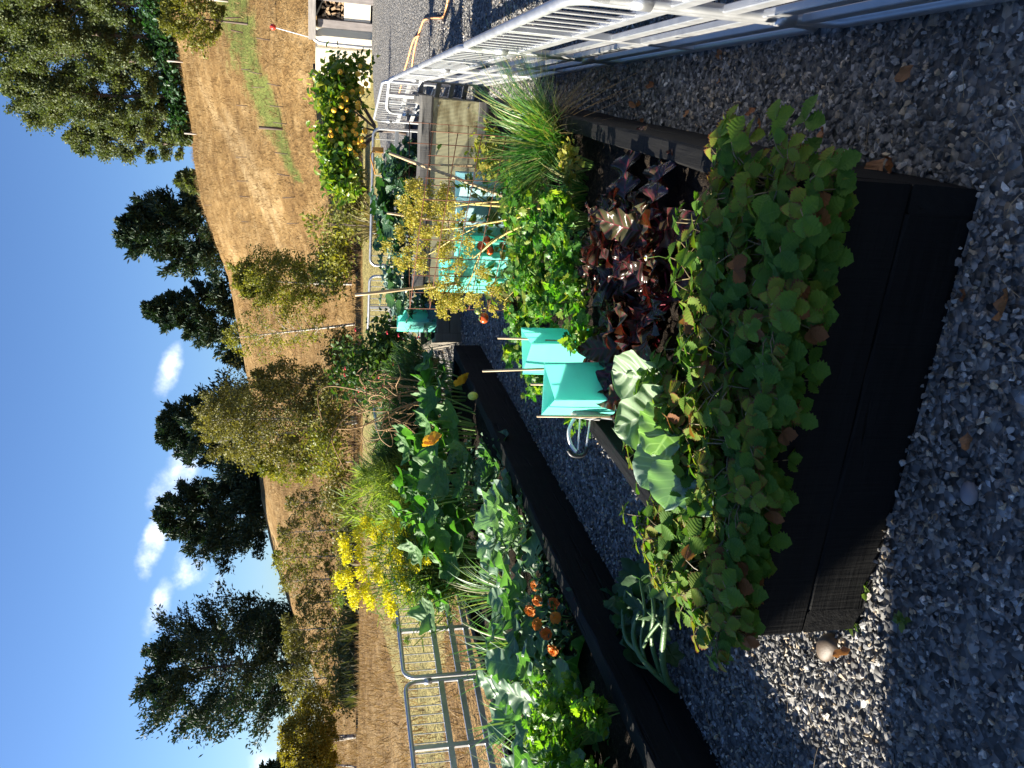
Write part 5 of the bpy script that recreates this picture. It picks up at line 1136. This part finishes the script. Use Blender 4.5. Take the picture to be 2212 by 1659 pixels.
# bare branched shrub, flax, bushes behind the back panel
p = W(368, 226, 19); tree('bare_shrub', 'thin leafy shrub with bare branches behind the back panel', 'shrub', (p[0], p[1], 0), 1.6, lambda f: .42 * (1 - f * .4), 22, 4, 420, .09, M_BIR, M_BARK, .02, .1, (.5, 1.2), .0, .1, sub=.5)
M_FLAX = leafmat('flax_blade', [(.10, .09, .04), (.2, .16, .06), (.30, .24, .10)], .55, .25, (1.2, 1.2, .6))
p = W(372, 226, 18.5); g = thing('flax_clump', 'spiky brown flax clump on the lawn behind the back panel', 'flax', (p[0], p[1], 0)); mb = MB(); blades(mb, 120, .16, 1.1, .022, 1.0, .25); mb.build('blades', M_FLAX, g)
for (px, py, Y, r, h, mt, lab) in ((352, 250, 30, 1.0, 1.3, M_BIR, 'yellow green bush at the foot of the dense olive birch'), (350, 346, 33, 1.1, 1.0, M_BIRD, 'low brownish scrub under the slender birch'), (351, 206, 26, .8, .9, M_BIRD, 'dark scrubby bush between the orange tree and the flax'), (352, 188, 27, .7, .8, M_BIR, 'low green scrub beside the orange tree crown'), (345, 268, 31, 1.2, 1.7, M_BIR, 'olive bush between the dense birch and the slender birch'), (344, 402, 31, 1.3, 1.6, M_BIRD, 'olive scrub under the tall weeping birch'), (345, 445, 31, 1.2, 1.8, M_BIR, 'olive green bush between weeping birch and asparagus fern'), (348, 490, 32, 1.1, 1.2, M_BIRD, 'brown green scrub right of the fennel at the slope foot'), (352, 545, 34, 1.0, .7, M_BIRD, 'dull scrub behind the fennel at the slope foot'), (352, 590, 34, 1.0, .7, M_BIR, 'olive scrub above the left end of the fennel'), (353, 640, 34, 1.1, .8, M_BIRD, 'brown olive scrub left of the fennel'), (353, 685, 34, 1.0, .8, M_BIRD, 'brown scrub below the tallest pine at the slope foot')):
    p = W(px, py, Y); bush('scrub_bush', lab, 'bush', (p[0], p[1], float(height(p[0], p[1]))), r, h, 1800, mt, .12)
# --- orange tree in a black pot
og = thing('orange_tree', 'orange tree loaded with ripe fruit in front of the cream tanks', 'orange tree', (3.62, 12.0, .42)); ob = np.array([3.62, 12.0, .42]); mb = MB(); ms = MB(); fr = []
M_OR = leafmat('citrus_leaf', [(.05, .12, .015), (.10, .20, .02), (.20, .27, .03), (.32, .32, .04)], .35, .35, (1.5, 1.7, .4), spec=.6)
CL = [(338, 66, .1), (328, 78, .0), (322, 88, -.1), (345, 76, .2), (352, 90, .1), (340, 92, .2), (328, 100, 0), (336, 108, .2), (350, 104, 0), (344, 118, .2), (330, 118, -.1), (338, 128, .1), (352, 126, .2), (326, 134, 0), (342, 140, .2), (334, 148, .1), (350, 146, 0), (328, 152, .1), (340, 160, .2), (350, 160, 0), (332, 168, 0), (344, 172, .1), (338, 182, 0), (348, 184, .1), (332, 178, 0), (362, 66, .1), (346, 190, 0), (341, 152, -.2), (337, 98, -.2), (334, 84, .2)]
tips = np.array([W(a, b, 12 + dy) - ob for a, b, dy in CL])
for k, p in enumerate(tips): ms.add(*tube(curve3((p[0] * .08, p[1] * .08, .34) if k % 4 == 0 else p * [.55, .55, .8], p, (p[0] * .1, 0, .04), 7), np.linspace(.016 if k % 4 == 0 else .008, .004, 7), 5, False))
n = 2700; k_ = rng.integers(0, len(tips), n); P = tips[k_] + rng.normal(size=(n, 3)) * [.10, .12, .085]
place(mb, [leaf(3, 2, wSmall, .5, .3)], nrm(rng.normal(size=(n, 3)) + [0, 0, .35]), np.array([0, 0, 1]) + rng.normal(size=(n, 3)) * .6, P, .085 + .05 * rng.random(n)); mb.build('leaves', M_OR, og)
ms.add(*tube([(0, 0, -.1), (.02, 0, .1), (.0, .02, .35)], [.035, .03, .02], 7)); ms.build('trunk', M_BARK, og)
M_ORF = plain('orange_peel', (.82, .44, .03), .45, nz=9, var=.15, bump=.15, bscale=300)
FRU = [(340, 72), (343, 92), (342, 96), (346, 99), (360, 66), (358, 74), (361, 89), (362, 92), (352, 92), (358, 103), (358, 107), (341, 106), (357, 119), (343, 118), (353, 131), (356, 134), (361, 139), (354, 143), (359, 143), (360, 146), (350, 148), (353, 152), (356, 155), (330, 130), (331, 135), (338, 130), (345, 128), (366, 84), (365, 131), (334, 110), (347, 110), (364, 146), (344, 135), (355, 125)]
om = None
for (px, py) in FRU:
    if om is None:
        V, F, L_ = blob(3); m = MB(); m.add(V * [.037, .037, .036], F); om = m.build('orange_fruit', M_ORF, og); o = om
    else: o = om.copy(); COL.objects.link(o); o.parent = og
    p = W(px, py, 11.72 + jit(0, .12)) - ob; o.location = tuple(p); s = .85 + .35 * random.random(); o.scale = (s, s, s)
pt = thing('plant_pot', 'large black plastic pot holding the orange tree behind the back panel', 'pot', (3.62, 12.0, .0)); m = MB()
m.add(*tube([(0, 0, 0), (0, 0, .30)], [.26, .31], 22, True)); m.build('pot_body', BLKP, pt); m = MB(); a = np.linspace(0, 2 * PI, 25); m.add(*tube(np.stack([.315 * np.cos(a), .315 * np.sin(a), .30 + 0 * a], -1), .018, 6, False)); m.build('rim', BLKP, pt)
tt2 = thing('plastic_tub', 'black tub standing beside the orange tree behind the panel', 'tub', (2.98, 11.7, .0)); m = MB(); m.add(*tube([(0, 0, 0), (0, 0, .60)], [.26, .30], 20, True)); m.build('tub_body', BLKP, tt2); m = MB(); a = np.linspace(0, 2 * PI, 25); m.add(*tube(np.stack([.305 * np.cos(a), .305 * np.sin(a), .60 + 0 * a], -1), .016, 6, False)); m.build('rim', BLKP, tt2)
ORT = plain('orange_tag_plastic', (.75, .33, .05), .5); p = W(378, 150, 10.6); et = thing('ear_tag', 'flat orange tag hanging by a strap on the back panel', 'tag', tuple(p)); m = MB(); box(m, (-.035, -.006, -.07), (.035, .006, .07), bev=.004); m.build('plate', ORT, et); m = MB(); m.add(*tube(smooth([(0, 0, .06), (-.08, .0, .10), (-.2, .02, .06), (-.30, .03, .03)], 2), .008, 6)); m.build('strap', ORT, et)
# --- fence standards on the hill
M_STD = plain('rusty_standard', (.09, .06, .045), .8); M_PALEP = plain('pale_post', (.42, .36, .30), .8)
stm = MB(); stm.add(*tube([(0, 0, -.15), (0, 0, .25), (.01, 0, .55)], .022, 5)); so_ = None
SP = [(248, 106, 0), (247, 157, 0), (248, 181, 0), (250, 197, 0), (251, 222, 0), (254, 70, 0), (262, 74, 0), (265, 87, 0), (281, 86, 0), (284, 107, 0), (287, 124, 0), (288, 154, 0), (290, 176, 0), (295, 197, 0), (299, 223, 0), (270, 40, 0), (222, 290, 0), (212, 205, 0)]
for (px, py, _) in SP:
    p = hit(px, py)
    if so_ is None: o = so_ = stm.build('fence_standard', M_STD)
    else: o = so_.copy(); COL.objects.link(o)
    o.location = tuple(p); o.rotation_euler = (jit(0, .08), jit(0, .12), 0); tag(o, 'thin rusty fence standard in the dry grass of the slope', 'fence post', 'thin fence standards on the slope')
for (px, py, h, lab) in ((283, 129, 1.0, 'thick dark post end standing on the green strip'), (183, 62, 1.1, 'short pale post in front of the grey green trees'), (197, 134, .9, 'pale post at the crest left of the grey green trees'), (228, 1, 1.2, 'pale post beside the green strip at the right edge')):
    p = hit(px, py); m = MB(); m.add(*tube([(0, 0, -.2), (0, 0, h)], [.07, .065], 8)); tag(m.build('fence_post', M_STD if 'dark' in lab else M_PALEP, None, True, p), lab, 'fence post')
# --- dry grass tufts over paddock and slope
mb = MB(); n = 15000; az = rng.uniform(-.52, .55, n); r = 9 + 68 * rng.random(n) ** .85; P = np.stack([r * np.sin(az), r * np.cos(az)], -1)
k_ = ~((P[:, 0] > -1.6 + (P[:, 1] - 9.) * .6) & (P[:, 1] < 29)) & ~((P[:, 0] > -4.5) & (P[:, 1] > 10.5) & (P[:, 1] < 29)); P = P[k_]; r = r[k_]; bl = 5; m = len(P) * bl
P3 = np.repeat(np.c_[P, height(P[:, 0], P[:, 1]) - .02], bl, 0); P3[:, :2] += rng.normal(size=(m, 2)) * .10
place(mb, [leaf(2, 1, lambda u: .03 * (1 - u ** 2) + .004, 0, .35)], rdir(rng.random(m) * 6.28, .7 + .7 * rng.random(m)), rng.normal(size=(m, 3)), P3, np.repeat((.09 + .15 * rng.random(len(P))) * (1 + r / 90), bl))
tag(mb.build('dry_grass', leafmat('dry_grass_blade', [(.15, .09, .033), (.26, .165, .065), (.36, .25, .115)], .8, .25, (1.1, 1.05, .8)), None, False), 'tufts of dry tan grass over the paddock and slope', 'grass', kind='stuff')
# low sedge strip along the foot of the slope (dark line)
mb = MB(); n = 1100; py = rng.uniform(500, 700, n); Y = 32.5 + rng.normal(size=n) * .5
P = np.stack([(384 - py) / FPX * Y, Y, np.zeros(n)], -1); P[:, 2] = height(P[:, 0], P[:, 1]) - .02
place(mb, [leaf(2, 1, lambda u: .06 * (1 - u ** 2) + .004, 0, .35)], rdir(rng.random(n) * 6.28, .7 + .7 * rng.random(n)), rng.normal(size=(n, 3)), P, .4 + .4 * rng.random(n)); tag(mb.build('sedge', leafmat('sedge_blade', [(.05, .06, .02), (.12, .11, .04)], .7, .2), None, False), 'dark sedge growing along the foot of the slope', 'grass', kind='stuff')
